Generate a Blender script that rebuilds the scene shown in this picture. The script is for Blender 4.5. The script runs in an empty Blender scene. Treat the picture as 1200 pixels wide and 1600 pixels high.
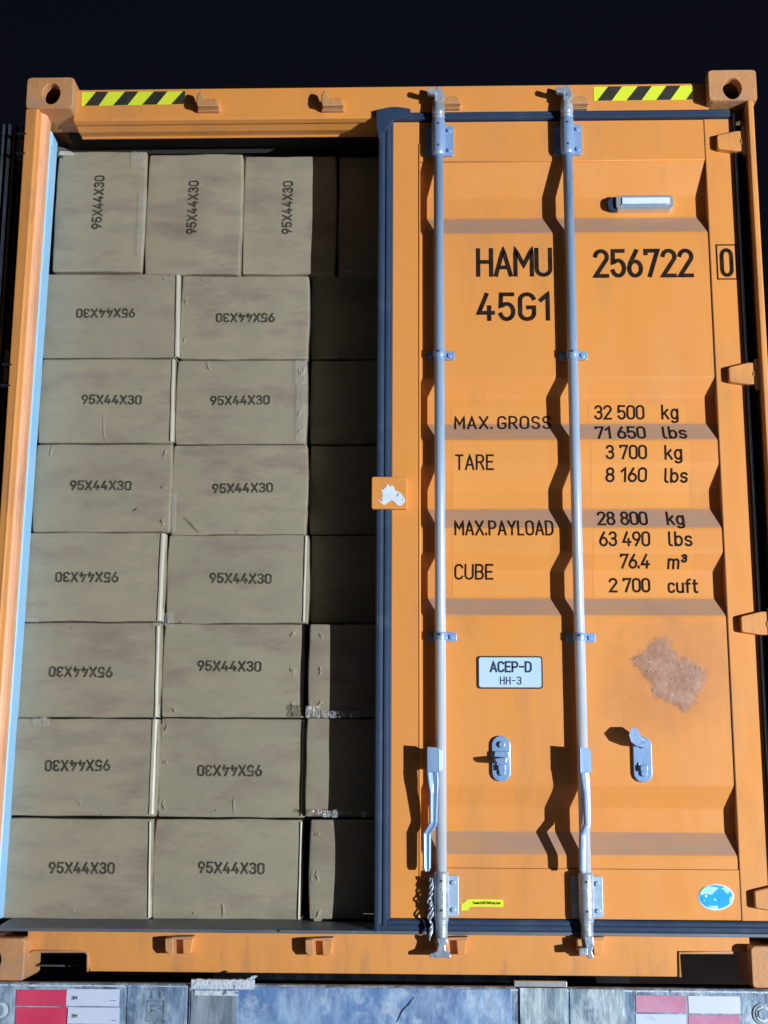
import bpy, bmesh, math, random
from mathutils import Vector, Matrix, Euler, noise
random.seed(7)
R_ = math.radians
scene = bpy.context.scene
COL = scene.collection

# ------------------------------------------------------------------ camera
CAM = Vector((1.32565, -3.91066, 0.62510))
ROT = Euler((1.766536, -0.004640, 0.028499), 'XYZ')
cd = bpy.data.cameras.new('camera'); cam = bpy.data.objects.new('camera', cd)
COL.objects.link(cam); scene.camera = cam
cam.location = CAM; cam.rotation_euler = ROT
cd.sensor_fit = 'VERTICAL'; cd.sensor_height = 24; cd.lens = 30.0; cd.clip_end = 3000
cd.clip_start = 0.05
scene.render.resolution_x = 768; scene.render.resolution_y = 1024
MROT = ROT.to_matrix()

def at(px, py, Y):
    """world X, Z of a measured point of the photograph that lies at depth Y"""
    d = MROT @ Vector(((px-600)/2000, (800-py)/2000, -1))
    t = (Y-CAM.y)/d.y
    return (CAM.x+t*d.x, CAM.z+t*d.z)

# ------------------------------------------------------------------ world, lamp, exposure
w = bpy.data.worlds.new('World'); scene.world = w; w.use_nodes = True
nt = w.node_tree; bg = nt.nodes['Background']
sky = nt.nodes.new('ShaderNodeTexSky'); sky.sky_type = 'NISHITA'; sky.sun_disc = False
sky.sun_elevation = R_(-3.2); sky.sun_rotation = R_(200)
sky.air_density = 1.0; sky.dust_density = 1.0; sky.ozone_density = 1.8
nt.links.new(sky.outputs[0], bg.inputs[0]); bg.inputs[1].default_value = 0.15

ld = bpy.data.lights.new('flood_lamp', 'SPOT'); lamp = bpy.data.objects.new('flood_lamp', ld)
COL.objects.link(lamp); lamp.location = (9.3, -7.7, 0.15)
ld.energy = 6900; ld.color = (0.93, 0.97, 1.0); ld.shadow_soft_size = 0.012
ld.spot_size = R_(150); ld.spot_blend = 0.5
lamp.rotation_euler = (Vector((1.3, 0, 1.3))-lamp.location).to_track_quat('-Z', 'Y').to_euler()
scene.view_settings.view_transform = 'Standard'; scene.view_settings.look = 'None'
scene.view_settings.exposure = 0.0; scene.view_settings.gamma = 1.0

# ------------------------------------------------------------------ materials
def mat(name, c1, c2=None, rough=.5, metal=0., scale=6, detail=5, lo=.35, hi=.7, bump=.0, bscale=60,
        spots=None, spot_scale=25, spot_lo=.62, spot_hi=.68, stretch=(1, 1, 1), spec=.5, rvar=.0, lines=None,
        tint=0., alpha=None, zg=None, spots2=None, s2_scale=60, s2_lo=.66, s2_hi=.7):
    m = bpy.data.materials.new(name); m.use_nodes = True; t = m.node_tree; N = t.nodes; L = t.links
    b = N['Principled BSDF']
    tc = N.new('ShaderNodeTexCoord'); mp = N.new('ShaderNodeMapping'); mp.inputs['Scale'].default_value = stretch
    if tint:
        oi0 = N.new('ShaderNodeObjectInfo'); va = N.new('ShaderNodeVectorMath'); va.operation = 'MULTIPLY_ADD'
        va.inputs[1].default_value = (3.1, 3.1, 3.1); L.new(oi0.outputs['Location'], va.inputs[0]); L.new(tc.outputs['Object'], va.inputs[2]); L.new(va.outputs[0], mp.inputs[0])
    else: L.new(tc.outputs['Object'], mp.inputs[0])
    def nz(sc, dt=5, ro=.55, vec=mp.outputs[0]):
        n = N.new('ShaderNodeTexNoise'); n.inputs['Scale'].default_value = sc
        n.inputs['Detail'].default_value = dt; n.inputs['Roughness'].default_value = ro
        L.new(mp.outputs[0] if tint else vec, n.inputs['Vector']); return n.outputs['Fac']
    def rng(f, a, z, o0=0., o1=1.):
        r = N.new('ShaderNodeMapRange'); r.inputs[1].default_value = a; r.inputs[2].default_value = z
        r.inputs[3].default_value = o0; r.inputs[4].default_value = o1; L.new(f, r.inputs[0]); return r.outputs[0]
    def mix(f, a, c):
        x = N.new('ShaderNodeMix'); x.data_type = 'RGBA'
        if isinstance(f, float): x.inputs[0].default_value = f
        else: L.new(f, x.inputs[0])
        for k, v in ((6, a), (7, c)):
            if isinstance(v, tuple): x.inputs[k].default_value = (*v, 1)
            else: L.new(v, x.inputs[k])
        return x.outputs[2]
    col = c1
    if c2: col = mix(rng(nz(scale, detail), lo, hi), c1, c2)
    if spots: col = mix(rng(nz(spot_scale, 8, .65), spot_lo, spot_hi), col, spots)
    if spots2: col = mix(rng(nz(s2_scale, 8, .7, tc.outputs['Object']), s2_lo, s2_hi), col, spots2)
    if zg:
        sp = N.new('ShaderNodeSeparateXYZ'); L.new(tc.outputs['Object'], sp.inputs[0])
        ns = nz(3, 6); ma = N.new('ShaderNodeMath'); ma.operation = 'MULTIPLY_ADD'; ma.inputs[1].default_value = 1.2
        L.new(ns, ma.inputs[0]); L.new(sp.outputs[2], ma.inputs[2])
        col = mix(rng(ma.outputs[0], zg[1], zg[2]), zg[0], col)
    if tint:
        oi = N.new('ShaderNodeObjectInfo')
        col = mix(rng(oi.outputs['Random'], 0, 1, 0, tint), col, (c1[0]*.72, c1[1]*.74, c1[2]*.8))
    if isinstance(col, tuple): b.inputs['Base Color'].default_value = (*col, 1)
    else: L.new(col, b.inputs['Base Color'])
    b.inputs['Roughness'].default_value = rough; b.inputs['Metallic'].default_value = metal
    b.inputs['Specular IOR Level'].default_value = spec
    if rvar: L.new(rng(nz(9), .3, .7, rough-rvar, rough+rvar), b.inputs['Roughness'])
    if bump:
        h = nz(bscale, 4)
        if lines:
            wv = N.new('ShaderNodeTexWave'); wv.bands_direction = 'Z'; wv.inputs['Scale'].default_value = lines
            wv.inputs['Distortion'].default_value = 1.5; wv.inputs['Detail'].default_value = 2
            L.new(tc.outputs['Object'], wv.inputs['Vector'])
            ad = N.new('ShaderNodeMath'); ad.operation = 'MULTIPLY_ADD'; ad.inputs[1].default_value = .45
            L.new(wv.outputs['Fac'], ad.inputs[0]); L.new(h, ad.inputs[2]); h = ad.outputs[0]
        bp = N.new('ShaderNodeBump'); bp.inputs['Strength'].default_value = bump; bp.inputs['Distance'].default_value = .004
        L.new(h, bp.inputs['Height']); L.new(bp.outputs[0], b.inputs['Normal'])
    if alpha is not None:
        tr = N.new('ShaderNodeBsdfTransparent'); ms = N.new('ShaderNodeMixShader'); ms.inputs[0].default_value = alpha
        L.new(tr.outputs[0], ms.inputs[1]); L.new(b.outputs[0], ms.inputs[2])
        L.new(ms.outputs[0], N['Material Output'].inputs[0])
    return m

OR1, OR2 = (.80, .325, .072), (.76, .31, .085)
M = {}
M['orange'] = mat('orange_paint', OR1, OR2, rough=.42, scale=2.2, bump=.16, bscale=7, spots=(.58, .27, .10), spot_scale=5, stretch=(1.6, 1, .45),
                  spot_lo=.52, spot_hi=.80, rvar=.1, spots2=(.38, .20, .09), s2_scale=38, s2_lo=.745, s2_hi=.765)
M['orange_frame'] = mat('orange_frame_paint', (.78, .33, .085), (.70, .30, .085), rough=.5, scale=5, bump=.2, bscale=22,
                  spots=(.45, .22, .11), spot_scale=10, spot_lo=.52, spot_hi=.74, rvar=.1, spots2=(.13, .08, .05), s2_scale=40, s2_lo=.69, s2_hi=.73, stretch=(1.5, 1, .3))
M['casting'] = mat('worn_casting_paint', (.60, .30, .13), (.52, .25, .10), rough=.6, scale=14, bump=.45, bscale=70,
                   spots=(.40, .26, .19), spot_scale=9, spot_lo=.5, spot_hi=.7, spots2=(.12, .08, .06), s2_scale=30, s2_lo=.66, s2_hi=.72)
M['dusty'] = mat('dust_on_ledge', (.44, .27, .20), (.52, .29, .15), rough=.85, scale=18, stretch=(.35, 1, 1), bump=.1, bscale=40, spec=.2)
M['decal'] = mat('orange_decal_film', (.82, .345, .085), (.79, .325, .075), rough=.42, scale=3)
M['black_paint'] = mat('black_marking_paint', (.012, .010, .010), (.03, .02, .018), rough=.7, scale=40, spec=.05)
M['grey_paint'] = mat('lettering_black', (.012, .009, .009), (.04, .024, .018), rough=.7, scale=45, spec=.05)
M['gasket'] = mat('rubber_gasket', (.020, .044, .098), (.030, .056, .115), rough=.55, spec=.3, scale=12, bump=.25, bscale=30, spots=(.07, .10, .15), spot_scale=8, spot_lo=.55, spot_hi=.8, spots2=(.2, .2, .2), s2_scale=70, s2_lo=.74, s2_hi=.77)
M['gasket_dark'] = mat('old_dark_rubber', (.012, .016, .028), (.03, .04, .06), rough=.6, scale=14, bump=.3, bscale=30)
M['zinc'] = mat('galvanised_steel', (.25, .42, .74), (.33, .50, .79), rough=.38, metal=.3, scale=16, bump=.18, bscale=55,
                spots=(.20, .33, .58), spot_scale=22, spot_lo=.55, spot_hi=.75, spots2=(.62, .68, .75), s2_scale=70, s2_lo=.66, s2_hi=.7, stretch=(1, 1, .25))
M['zinc_worn'] = mat('scuffed_galvanised_steel', (.56, .66, .78), (.26, .33, .45), rough=.34, metal=.4, scale=24, bump=.35, bscale=80,
                spots=(.12, .13, .17), spot_scale=40, spot_lo=.6, spot_hi=.7, spots2=(.75, .8, .85), s2_scale=60, s2_lo=.6, s2_hi=.66)
M['bar'] = mat('galvanised_bar', (.31, .50, .80), (.38, .57, .86), rough=.28, metal=.3, scale=16, bump=.15, bscale=55,
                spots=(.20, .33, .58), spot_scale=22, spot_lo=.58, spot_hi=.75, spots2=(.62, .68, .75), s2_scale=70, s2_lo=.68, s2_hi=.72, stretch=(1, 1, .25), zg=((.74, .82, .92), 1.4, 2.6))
M['lit_post_face'] = mat('lit_post_face_paint', (.88, .46, .27), (.80, .40, .22), rough=.5, scale=5, bump=.15, bscale=30, spots=(.50, .28, .18), spot_scale=12, spot_lo=.50, spot_hi=.72, stretch=(1, 1, .3), spots2=(.2, .12, .09), s2_scale=34, s2_lo=.69, s2_hi=.73)  # stronger light on the inner post face, painted paler; dark scuffs are wear
M['flap'] = mat('pale_lit_edge_and_tab', (.50, .48, .40), (.38, .36, .29), rough=.4, scale=20, stretch=(1, 1, .2), bump=.2, bscale=50, spec=.7)  # paints the lit brightness of box edges; also colours the liner tab
M['smear'] = mat('adhesive_smear', (.50, .30, .20), (.42, .24, .15), rough=.6, scale=9, alpha=.28)
M['gap_shade_and_scuff'] = mat('black_gap_shade_and_scuff', (.008, .008, .010), (.02, .02, .022), rough=.9, scale=14, spec=.1)  # black of the post scuffs; also paints shade behind the beam
M['plate_zinc'] = mat('bright_zinc_plate', (.42, .60, .80), (.32, .46, .62), rough=.4, metal=.2, scale=20, bump=.25, bscale=60, spots=(.16, .22, .32), spot_scale=30, spot_lo=.64, spot_hi=.7)
M['rustline'] = mat('rust_seam', (.16, .07, .03), (.08, .04, .02), rough=.8, scale=20)
M['hole'] = mat('bolt_hole', (.03, .05, .09), rough=.7)
M['card'] = mat('cardboard', (.455, .405, .290), (.395, .362, .268), rough=.5, scale=9, bump=.7, bscale=24, lines=120,
                spots=(.33, .265, .215), spot_scale=4.2, spot_lo=.5, spot_hi=.66, stretch=(.8, 1, 2.2), tint=.3, spec=.45, spots2=(.32, .315, .24), s2_scale=7, s2_lo=.56, s2_hi=.72)
M['print'] = mat('box_ink', (.052, .045, .038), (.11, .10, .08), rough=.8, scale=60, lo=.45, hi=.65, spec=.1)
M['film'] = mat('clear_tape_film', (.72, .72, .74), rough=.16, alpha=.16, bump=.5, bscale=160, spec=.9)
M['glint'] = mat('crumpled_clear_film', (.62, .62, .65), rough=.08, alpha=.45, bump=.6, bscale=200, spec=1.)
M['blue_liner'] = mat('pale_blue_primer', (.30, .64, 1.0), (.36, .68, 1.0), rough=.45, scale=6)
M['inside'] = mat('container_inside_paint', (.12, .11, .11), (.09, .08, .08), rough=.7, scale=5)
M['plywood'] = mat('plywood_floor', (.16, .10, .06), (.11, .07, .04), rough=.7, scale=5, stretch=(8, 1, 1))
M['threshold'] = mat('steel_threshold', (.13, .16, .20), (.20, .22, .25), rough=.5, metal=.4, scale=16, bump=.3, bscale=50, spots=(.34, .35, .38), spot_scale=50, spot_lo=.66, spot_hi=.72, stretch=(.4, 1, 1))
M['yellow'] = mat('hazard_yellow', (.80, .90, .05), (.72, .84, .05), rough=.4, scale=20)
M['hblack'] = mat('hazard_black', (.03, .03, .025), (.05, .05, .045), rough=.45, scale=20)
M['plate_blue'] = mat('pale_blue_plate', (.50, .72, .95), (.56, .77, .97), rough=.4, scale=10)
M['white'] = mat('white_vinyl', (.68, .82, .98), (.80, .9, 1.), rough=.4, scale=30)
M['cyan'] = mat('cyan_vinyl', (.0, .37, .95), (.02, .45, 1.), rough=.4, scale=30)
M['cyan_pale'] = mat('pale_cyan_vinyl', (.35, .85, .98), (.5, .95, 1.), rough=.4, scale=50)
M['residue'] = mat('torn_sticker_residue', (.46, .28, .20), (.36, .20, .13), rough=.4, scale=22, bump=.5, bscale=60, spots=(.52, .36, .29), spot_scale=26, spot_lo=.52, spot_hi=.66, spots2=(.85, .75, .7), s2_scale=45, s2_lo=.70, s2_hi=.74, spec=.8, alpha=.8)
M['beam'] = mat('worn_blue_beam_paint', (.13, .22, .36), (.34, .46, .60), rough=.45, scale=11, detail=12, lo=.42, hi=.58, bump=.8, bscale=45,
                spots=(.07, .10, .17), spot_scale=9, spot_lo=.46, spot_hi=.68, spots2=(.58, .68, .80), s2_scale=16, s2_lo=.52, s2_hi=.74, stretch=(1.8, 1, .8))
M['beam_plate'] = mat('scraped_blue_plate_paint', (.13, .25, .50), (.32, .47, .70), rough=.38, scale=9, detail=12, lo=.42, hi=.58, bump=.9, bscale=26,
                spots=(.09, .14, .36), spot_scale=5, spot_lo=.48, spot_hi=.70, spots2=(.66, .77, .9), s2_scale=11, s2_lo=.52, s2_hi=.80, stretch=(1.6, 1, .8))
M['beam_grey'] = mat('bare_grey_beam', (.11, .15, .20), (.26, .33, .41), rough=.42, scale=9, detail=9, bump=.4, bscale=50, spots=(.36, .46, .56), spot_scale=9, spot_lo=.46, spot_hi=.72, stretch=(2, 1, .5), spots2=(.5, .6, .7), s2_scale=40, s2_lo=.64, s2_hi=.68)
M['beam_pale'] = mat('pale_scraped_beam', (.20, .31, .40), (.44, .56, .64), rough=.4, scale=11, detail=12, lo=.42, hi=.58, bump=.8, bscale=40, spots=(.12, .17, .25), spot_scale=9, spot_lo=.46, spot_hi=.68, spots2=(.65, .78, .88), s2_scale=13, s2_lo=.50, s2_hi=.72, stretch=(2.2, 1, .6))
M['chip'] = mat('chipped_white_edge', (.45, .55, .68), (.72, .78, .85), rough=.5, scale=60, bump=.8, bscale=120, spots=(.1, .13, .18), spot_scale=50, spot_lo=.55, spot_hi=.62)
M['red'] = mat('red_reflective_tape', (.62, .03, .10), (.74, .08, .18), rough=.35, scale=5, bump=.2, bscale=40, spots=(.42, .02, .06), spot_scale=14, spot_lo=.6, spot_hi=.75, spots2=(.8, .5, .6), s2_scale=50, s2_lo=.72, s2_hi=.76)
M['pink'] = mat('faded_red_reflective_tape', (.52, .20, .34), (.60, .32, .46), rough=.35, scale=9, bump=.3, bscale=40, spots=(.62, .07, .16), spot_scale=8, spot_lo=.58, spot_hi=.68, spots2=(.8, .8, .85), s2_scale=30, s2_lo=.66, s2_hi=.72)
M['tape_white'] = mat('white_reflective_tape', (.58, .68, .92), (.66, .74, .94), rough=.35, scale=5, spots=(.42, .5, .7), spot_scale=12, spot_lo=.64, spot_hi=.75)
M['ground'] = mat('concrete_yard', (.20, .19, .185), (.15, .145, .14), rough=.9, scale=1.4, bump=.3, bscale=14, spots=(.13, .13, .13), spot_scale=.6, spot_lo=.58, spot_hi=.7)
M['rubber'] = mat('tyre_rubber', (.02, .02, .02), rough=.8)
M['chrome'] = mat('bright_metal', (.72, .78, .86), (.6, .66, .76), rough=.25, metal=.6, scale=20, bump=.2, bscale=60)

# ------------------------------------------------------------------ mesh helpers
class MB:
    def __init__(s): s.v = []; s.f = []; s.m = []; s.mats = []; s.sm = []
    def mi(s, m):
        if m not in s.mats: s.mats.append(m)
        return s.mats.index(m)
    def add(s, vs, fs, m=None, smooth=False):
        o = len(s.v); s.v += [tuple(v) for v in vs]; k = s.mi(m) if m else 0
        for f in fs: s.f.append([i+o for i in f]); s.m.append(k); s.sm.append(smooth)
    def box(s, x0, x1, y0, y1, z0, z1, m=None):
        vs = [(x, y, z) for x in (x0, x1) for y in (y0, y1) for z in (z0, z1)]
        s.add(vs, [(0, 1, 3, 2), (4, 6, 7, 5), (0, 4, 5, 1), (2, 3, 7, 6), (0, 2, 6, 4), (1, 5, 7, 3)], m); return s
    def prism(s, pts, y0, y1, m=None):
        """closed outline in X-Z, extruded from y0 (front) to y1"""
        n = len(pts); ar = sum(pts[i][0]*pts[(i+1) % n][1]-pts[(i+1) % n][0]*pts[i][1] for i in range(n))
        if ar < 0: pts = pts[::-1]
        vs = [(x, y0, z) for x, z in pts]+[(x, y1, z) for x, z in pts]
        fs = [list(range(n)), list(range(2*n-1, n-1, -1))]+[(i, i+n, (i+1) % n+n, (i+1) % n) for i in range(n)]
        s.add(vs, fs, m); return s
    def extx(s, prof, x0, x1, m=None, close=True, smooth=False):
        """outline in Y-Z run along X"""
        n = len(prof); vs = [(x0, y, z) for y, z in prof]+[(x1, y, z) for y, z in prof]
        fs = [(i, (i+1) % n, (i+1) % n+n, i+n) for i in range(n if close else n-1)]
        if close: fs += [list(range(n-1, -1, -1)), list(range(n, 2*n))]
        s.add(vs, fs, m, smooth); return s
    def extz(s, prof, z0, z1, m=None, close=True, smooth=False):
        n = len(prof); vs = [(x, y, z0) for x, y in prof]+[(x, y, z1) for x, y in prof]
        fs = [(i, (i+1) % n, (i+1) % n+n, i+n) for i in range(n if close else n-1)]
        if close: fs += [list(range(n-1, -1, -1)), list(range(n, 2*n))]
        s.add(vs, fs, m, smooth); return s
    def tube(s, path, r, n=12, m=None, caps=True, smooth=True):
        P = [Vector(p) for p in path]; rs = r if isinstance(r, (list, tuple)) else [r]*len(P)
        vs = []; up = None
        for i, p in enumerate(P):
            d = (P[min(i+1, len(P)-1)]-P[max(i-1, 0)]).normalized()
            if up is None: up = d.orthogonal().normalized()
            up = (up-d*up.dot(d)).normalized(); sd = d.cross(up)
            for k in range(n):
                a = 2*math.pi*k/n; vs.append(p+(up*math.cos(a)+sd*math.sin(a))*rs[i])
        fs = []
        for i in range(len(P)-1):
            for k in range(n):
                a = i*n+k; b = i*n+(k+1) % n; fs.append((a, b, b+n, a+n))
        s.add(vs, fs, m, smooth)
        if caps:
            o = len(s.v)-len(vs)
            s.f.append([o+k for k in range(n-1, -1, -1)]); s.m.append(s.m[-1]); s.sm.append(False)
            e = o+(len(P)-1)*n
            s.f.append([e+k for k in range(n)]); s.m.append(s.m[-1]); s.sm.append(False)
        return s
    def cyl(s, c, axis, r, h, n=16, m=None):
        c = Vector(c); a = Vector(axis).normalized(); return s.tube([c-a*h/2, c+a*h/2], r, n, m)
    def build(s, name, m=None, parent=None, bevel=0, seg=2, label=None, kind=None, cat=None, group=None, loc=None):
        me = bpy.data.meshes.new(name)
        base = Vector((0, 0, 0)); p = parent
        while p is not None: base += p.location; p = p.parent
        if loc is not None and parent is None: base = Vector(loc)
        me.from_pydata([tuple(Vector(v)-base) for v in s.v], [], s.f)
        if s.mats:
            for x in s.mats: me.materials.append(M[x])
            for i, p in enumerate(me.polygons): p.material_index = s.m[i]
        else: me.materials.append(M[m])
        for i, p in enumerate(me.polygons): p.use_smooth = s.sm[i]
        bm = bmesh.new(); bm.from_mesh(me); bmesh.ops.recalc_face_normals(bm, faces=bm.faces) if bevel is not None else None
        bm.to_mesh(me); bm.free(); me.update()
        o = bpy.data.objects.new(name, me); COL.objects.link(o); o.parent = parent
        if loc is not None and parent is None: o.location = loc
        if bevel:
            b = o.modifiers.new('bevel', 'BEVEL'); b.width = bevel; b.segments = seg; b.limit_method = 'ANGLE'; b.angle_limit = R_(35)
            b.harden_normals = False
        for k, v in (('label', label), ('kind', kind), ('category', cat), ('group', group)):
            if v: o[k] = v
        return o

def empty(name, loc, label, cat, group=None):
    o = bpy.data.objects.new(name, None); COL.objects.link(o); o.location = loc; o.empty_display_size = .1
    o['label'] = label; o['category'] = cat
    if group: o['group'] = group
    return o

def pt(px, py, Y): X, Z = at(px, py, Y); return (X, Z)
def outline(pts, Y): return [at(a, b, Y) for a, b in pts]
def rrect(x0, x1, z0, z1, r, n=5):
    o = []
    for cx, cz, a in ((x1-r, z1-r, 0), (x0+r, z1-r, 90), (x0+r, z0+r, 180), (x1-r, z0+r, 270)):
        for k in range(n+1):
            t = R_(a+90*k/n); o.append((cx+r*math.cos(t), cz+r*math.sin(t)))
    return o

# ------------------------------------------------------------------ stroke lettering
def arc(cx, cy, rx, ry, a0, a1, n=12):
    return [(cx+rx*math.cos(R_(a0+(a1-a0)*k/n)), cy+ry*math.sin(R_(a0+(a1-a0)*k/n))) for k in range(n+1)]
W_ = .46
def stad(w, h0=0, h1=1, ry=.23):
    return arc(w/2, h1-ry, w/2, ry, 0, 180)+arc(w/2, h0+ry, w/2, ry, 180, 360)+[(w, h1-ry)]
G = {
 '0': (W_, [stad(W_)]), 'O': (.5, [stad(.5)]),
 '1': (.30, [[(0, .76), (.24, 1), (.24, 0)]]),
 '2': (W_, [arc(W_/2, .76, W_/2, .24, 170, -25)+[(0.0, 0.0), (W_, 0)]]),
 '3': (W_, [arc(W_/2, .755, W_*.46, .245, 160, -90), arc(W_/2, .27, W_/2, .27, 100, -165)]),
 '4': (.50, [[(.27, 1), (0, .26), (.5, .26)], [(.36, .5), (.36, 0)]]),
 '5': (W_, [[(W_*.95, 1), (.04, 1), (.02, .53)]+arc(W_/2, .31, W_/2, .31, 130, -160)]),
 '6': (W_, [arc(W_/2, .29, W_/2, .29, 0, 360, 20), [(.005, .33), (.05, .52), (.29, 1)]]),
 '7': (W_, [[(0, .88), (0, 1), (W_, 1), (.14, 0)]]),
 '8': (W_, [arc(W_/2, .765, W_*.44, .235, 0, 360, 20), arc(W_/2, .27, W_/2, .27, 0, 360, 20)]),
 '9': (W_, [arc(W_/2, .71, W_/2, .29, 0, 360, 20), [(W_-.005, .67), (W_-.05, .48), (W_-.29, 0)]]),
 'A': (.52, [[(0, 0), (.26, 1), (.52, 0)], [(.09, .3), (.43, .3)]]),
 'B': (.46, [[(.25, .53), (0, .53), (0, 1), (.25, 1)]+arc(.25, .765, .19, .235, 90, -90), [(0, .53), (0, 0), (.25, 0)]+arc(.25, .265, .21, .265, -90, 90)]),
 'C': (.46, [arc(.23, .76, .23, .24, 15, 180)+arc(.23, .24, .23, .24, 180, 345)]),
 'D': (.48, [[(0, 0), (0, 1), (.2, 1)]+arc(.2, .72, .28, .28, 90, 0)+arc(.2, .28, .28, .28, 0, -90)+[(0, 0)]]),
 'E': (.42, [[(.42, 1), (0, 1), (0, 0), (.42, 0)], [(0, .52), (.36, .52)]]),
 'G': (.48, [arc(.24, .76, .24, .24, 15, 180)+arc(.24, .24, .24, .24, 180, 360)+[(.48, .47), (.27, .47)]]),
 'H': (.46, [[(0, 0), (0, 1)], [(.46, 0), (.46, 1)], [(0, .52), (.46, .52)]]),
 'L': (.38, [[(0, 1), (0, 0), (.38, 0)]]),
 'M': (.58, [[(0, 0), (0, 1), (.29, .38), (.58, 1), (.58, 0)]]),
 'P': (.46, [[(0, 0), (0, 1), (.24, 1)]+arc(.24, .73, .22, .27, 90, -90)+[(0, .46)]]),
 'R': (.48, [[(0, 0), (0, 1), (.24, 1)]+arc(.24, .745, .22, .255, 90, -90)+[(0, .49)], [(.25, .49), (.48, 0)]]),
 'S': (.46, [arc(.23, .76, .22, .24, 20, 270)+arc(.23, .26, .23, .26, 90, -160)]),
 'T': (.46, [[(0, 1), (.46, 1)], [(.23, 1), (.23, 0)]]),
 'U': (.48, [[(0, 1)]+arc(.24, .24, .24, .24, 180, 360)+[(.48, 1)]]),
 'X': (.52, [[(0, 0), (.52, 1)], [(0, 1), (.52, 0)]]),
 'Y': (.50, [[(0, 1), (.25, .48), (.5, 1)], [(.25, .48), (.25, 0)]]),
 'N': (.46, [[(0, 0), (0, 1), (.46, 0), (.46, 1)]]), 'I': (.05, [[(0, 0), (0, 1)]]),
 'k': (.38, [[(0, 0), (0, 1)], [(.34, .68), (.02, .30)], [(.14, .44), (.38, 0)]]),
 'g': (.38, [arc(.19, .35, .19, .34, 0, 360, 18), [(.38, .7), (.38, -.1)]+arc(.19, -.1, .19, .16, 0, -150)]),
 'l': (.14, [[(0, 1), (0, .14), (.05, .03), (.14, 0)]]),
 'b': (.38, [[(0, 0), (0, 1)], arc(.19, .35, .19, .34, 0, 360, 18)]),
 's': (.34, [arc(.17, .52, .16, .17, 20, 270, 10)+arc(.17, .175, .17, .175, 90, -160, 10)]),
 'c': (.36, [arc(.18, .5, .18, .2, 20, 180)+arc(.18, .2, .18, .2, 180, 340)]),
 'u': (.38, [[(0, .7)]+arc(.19, .19, .19, .19, 180, 360), [(.38, .7), (.38, 0)]]),
 'f': (.28, [[(.28, 1), (.16, .97), (.1, .85), (.1, 0)], [(0, .68), (.26, .68)]]),
 't': (.26, [[(.1, .95), (.1, .12), (.15, .02), (.26, 0)], [(0, .68), (.25, .68)]]),
 'm': (.58, [[(0, 0), (0, .7)], [(0, .55)]+arc(.145, .52, .145, .17, 180, 0, 8)+[(.29, 0)], [(.29, .55)]+arc(.435, .52, .145, .17, 180, 0, 8)+[(.58, 0)]]),
 'a': (.36, [arc(.18, .35, .18, .34, 0, 360, 16), [(.36, .7), (.36, 0)]]),
 'e': (.36, [[(.02, .36), (.36, .36)]+arc(.18, .36, .18, .33, 0, 300, 14)]),
 'n': (.36, [[(0, 0), (0, .7)], [(0, .52)]+arc(.18, .52, .18, .17, 180, 0, 8)+[(.36, 0)]]),
 'y': (.36, [[(0, .7), (.18, 0)], [(.36, .7), (.1, -.28)]]),
 '.': (.03, [[(0, 0), (0, .10)]]), '-': (.34, [[(0, .5), (.34, .5)]]),
 '^3': (.26, [[(x*.55, .52+y*.5) for x, y in arc(W_/2, .755, W_*.46, .245, 160, -90)], [(x*.55, .52+y*.5) for x, y in arc(W_/2, .27, W_/2, .27, 100, -165)]]),
}
def layout(txt, gap=.22, space=.42):
    toks = []; i = 0
    while i < len(txt):
        if txt[i] == '^': toks.append(txt[i:i+2]); i += 2
        else: toks.append(txt[i]); i += 1
    x = 0; out = []
    for t in toks:
        if t == ' ': x += space-gap; continue
        wd, st = G[t]
        for s in st: out.append([(x+a, b) for a, b in s])
        x += wd+gap
    return out, x-gap
def ribbon(pl, hw, step):
    """stroke -> list of (left,right) pairs"""
    q = [pl[0]]
    for a, b in zip(pl, pl[1:]):
        d = math.hypot(b[0]-a[0], b[1]-a[1])
        if d < 1e-7: continue
        k = max(1, int(math.ceil(d/step)))
        q += [(a[0]+(b[0]-a[0])*j/k, a[1]+(b[1]-a[1])*j/k) for j in range(1, k+1)]
    n = len(q); closed = math.hypot(q[0][0]-q[-1][0], q[0][1]-q[-1][1]) < 1e-4
    if not closed:
        def extend(a, b):
            d = math.hypot(a[0]-b[0], a[1]-b[1]); return (a[0]+(a[0]-b[0])/d*hw*.8, a[1]+(a[1]-b[1])/d*hw*.8)
        q[0], q[-1] = extend(q[0], q[1]), extend(q[-1], q[-2])
    out = []
    for i in range(n):
        a = q[i-1] if i > 0 else (q[-2] if closed else None)
        c = q[i+1] if i < n-1 else (q[1] if closed else None)
        b = q[i]
        def nrm(p, r):
            dx, dy = r[0]-p[0], r[1]-p[1]; l = math.hypot(dx, dy) or 1; return (-dy/l, dx/l)
        if a is None: nx, ny = nrm(b, c); s = 1
        elif c is None: nx, ny = nrm(a, b); s = 1
        else:
            n1, n2 = nrm(a, b), nrm(b, c); nx, ny = n1[0]+n2[0], n1[1]+n2[1]; l = math.hypot(nx, ny)
            if l < .25: nx, ny = n1; s = 1
            else: nx /= l; ny /= l; s = min(1.9, 1/max(.3, nx*n1[0]+ny*n1[1]))
        out.append(((b[0]+nx*hw*s, b[1]+ny*hw*s), (b[0]-nx*hw*s, b[1]-ny*hw*s)))
    return out
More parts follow.
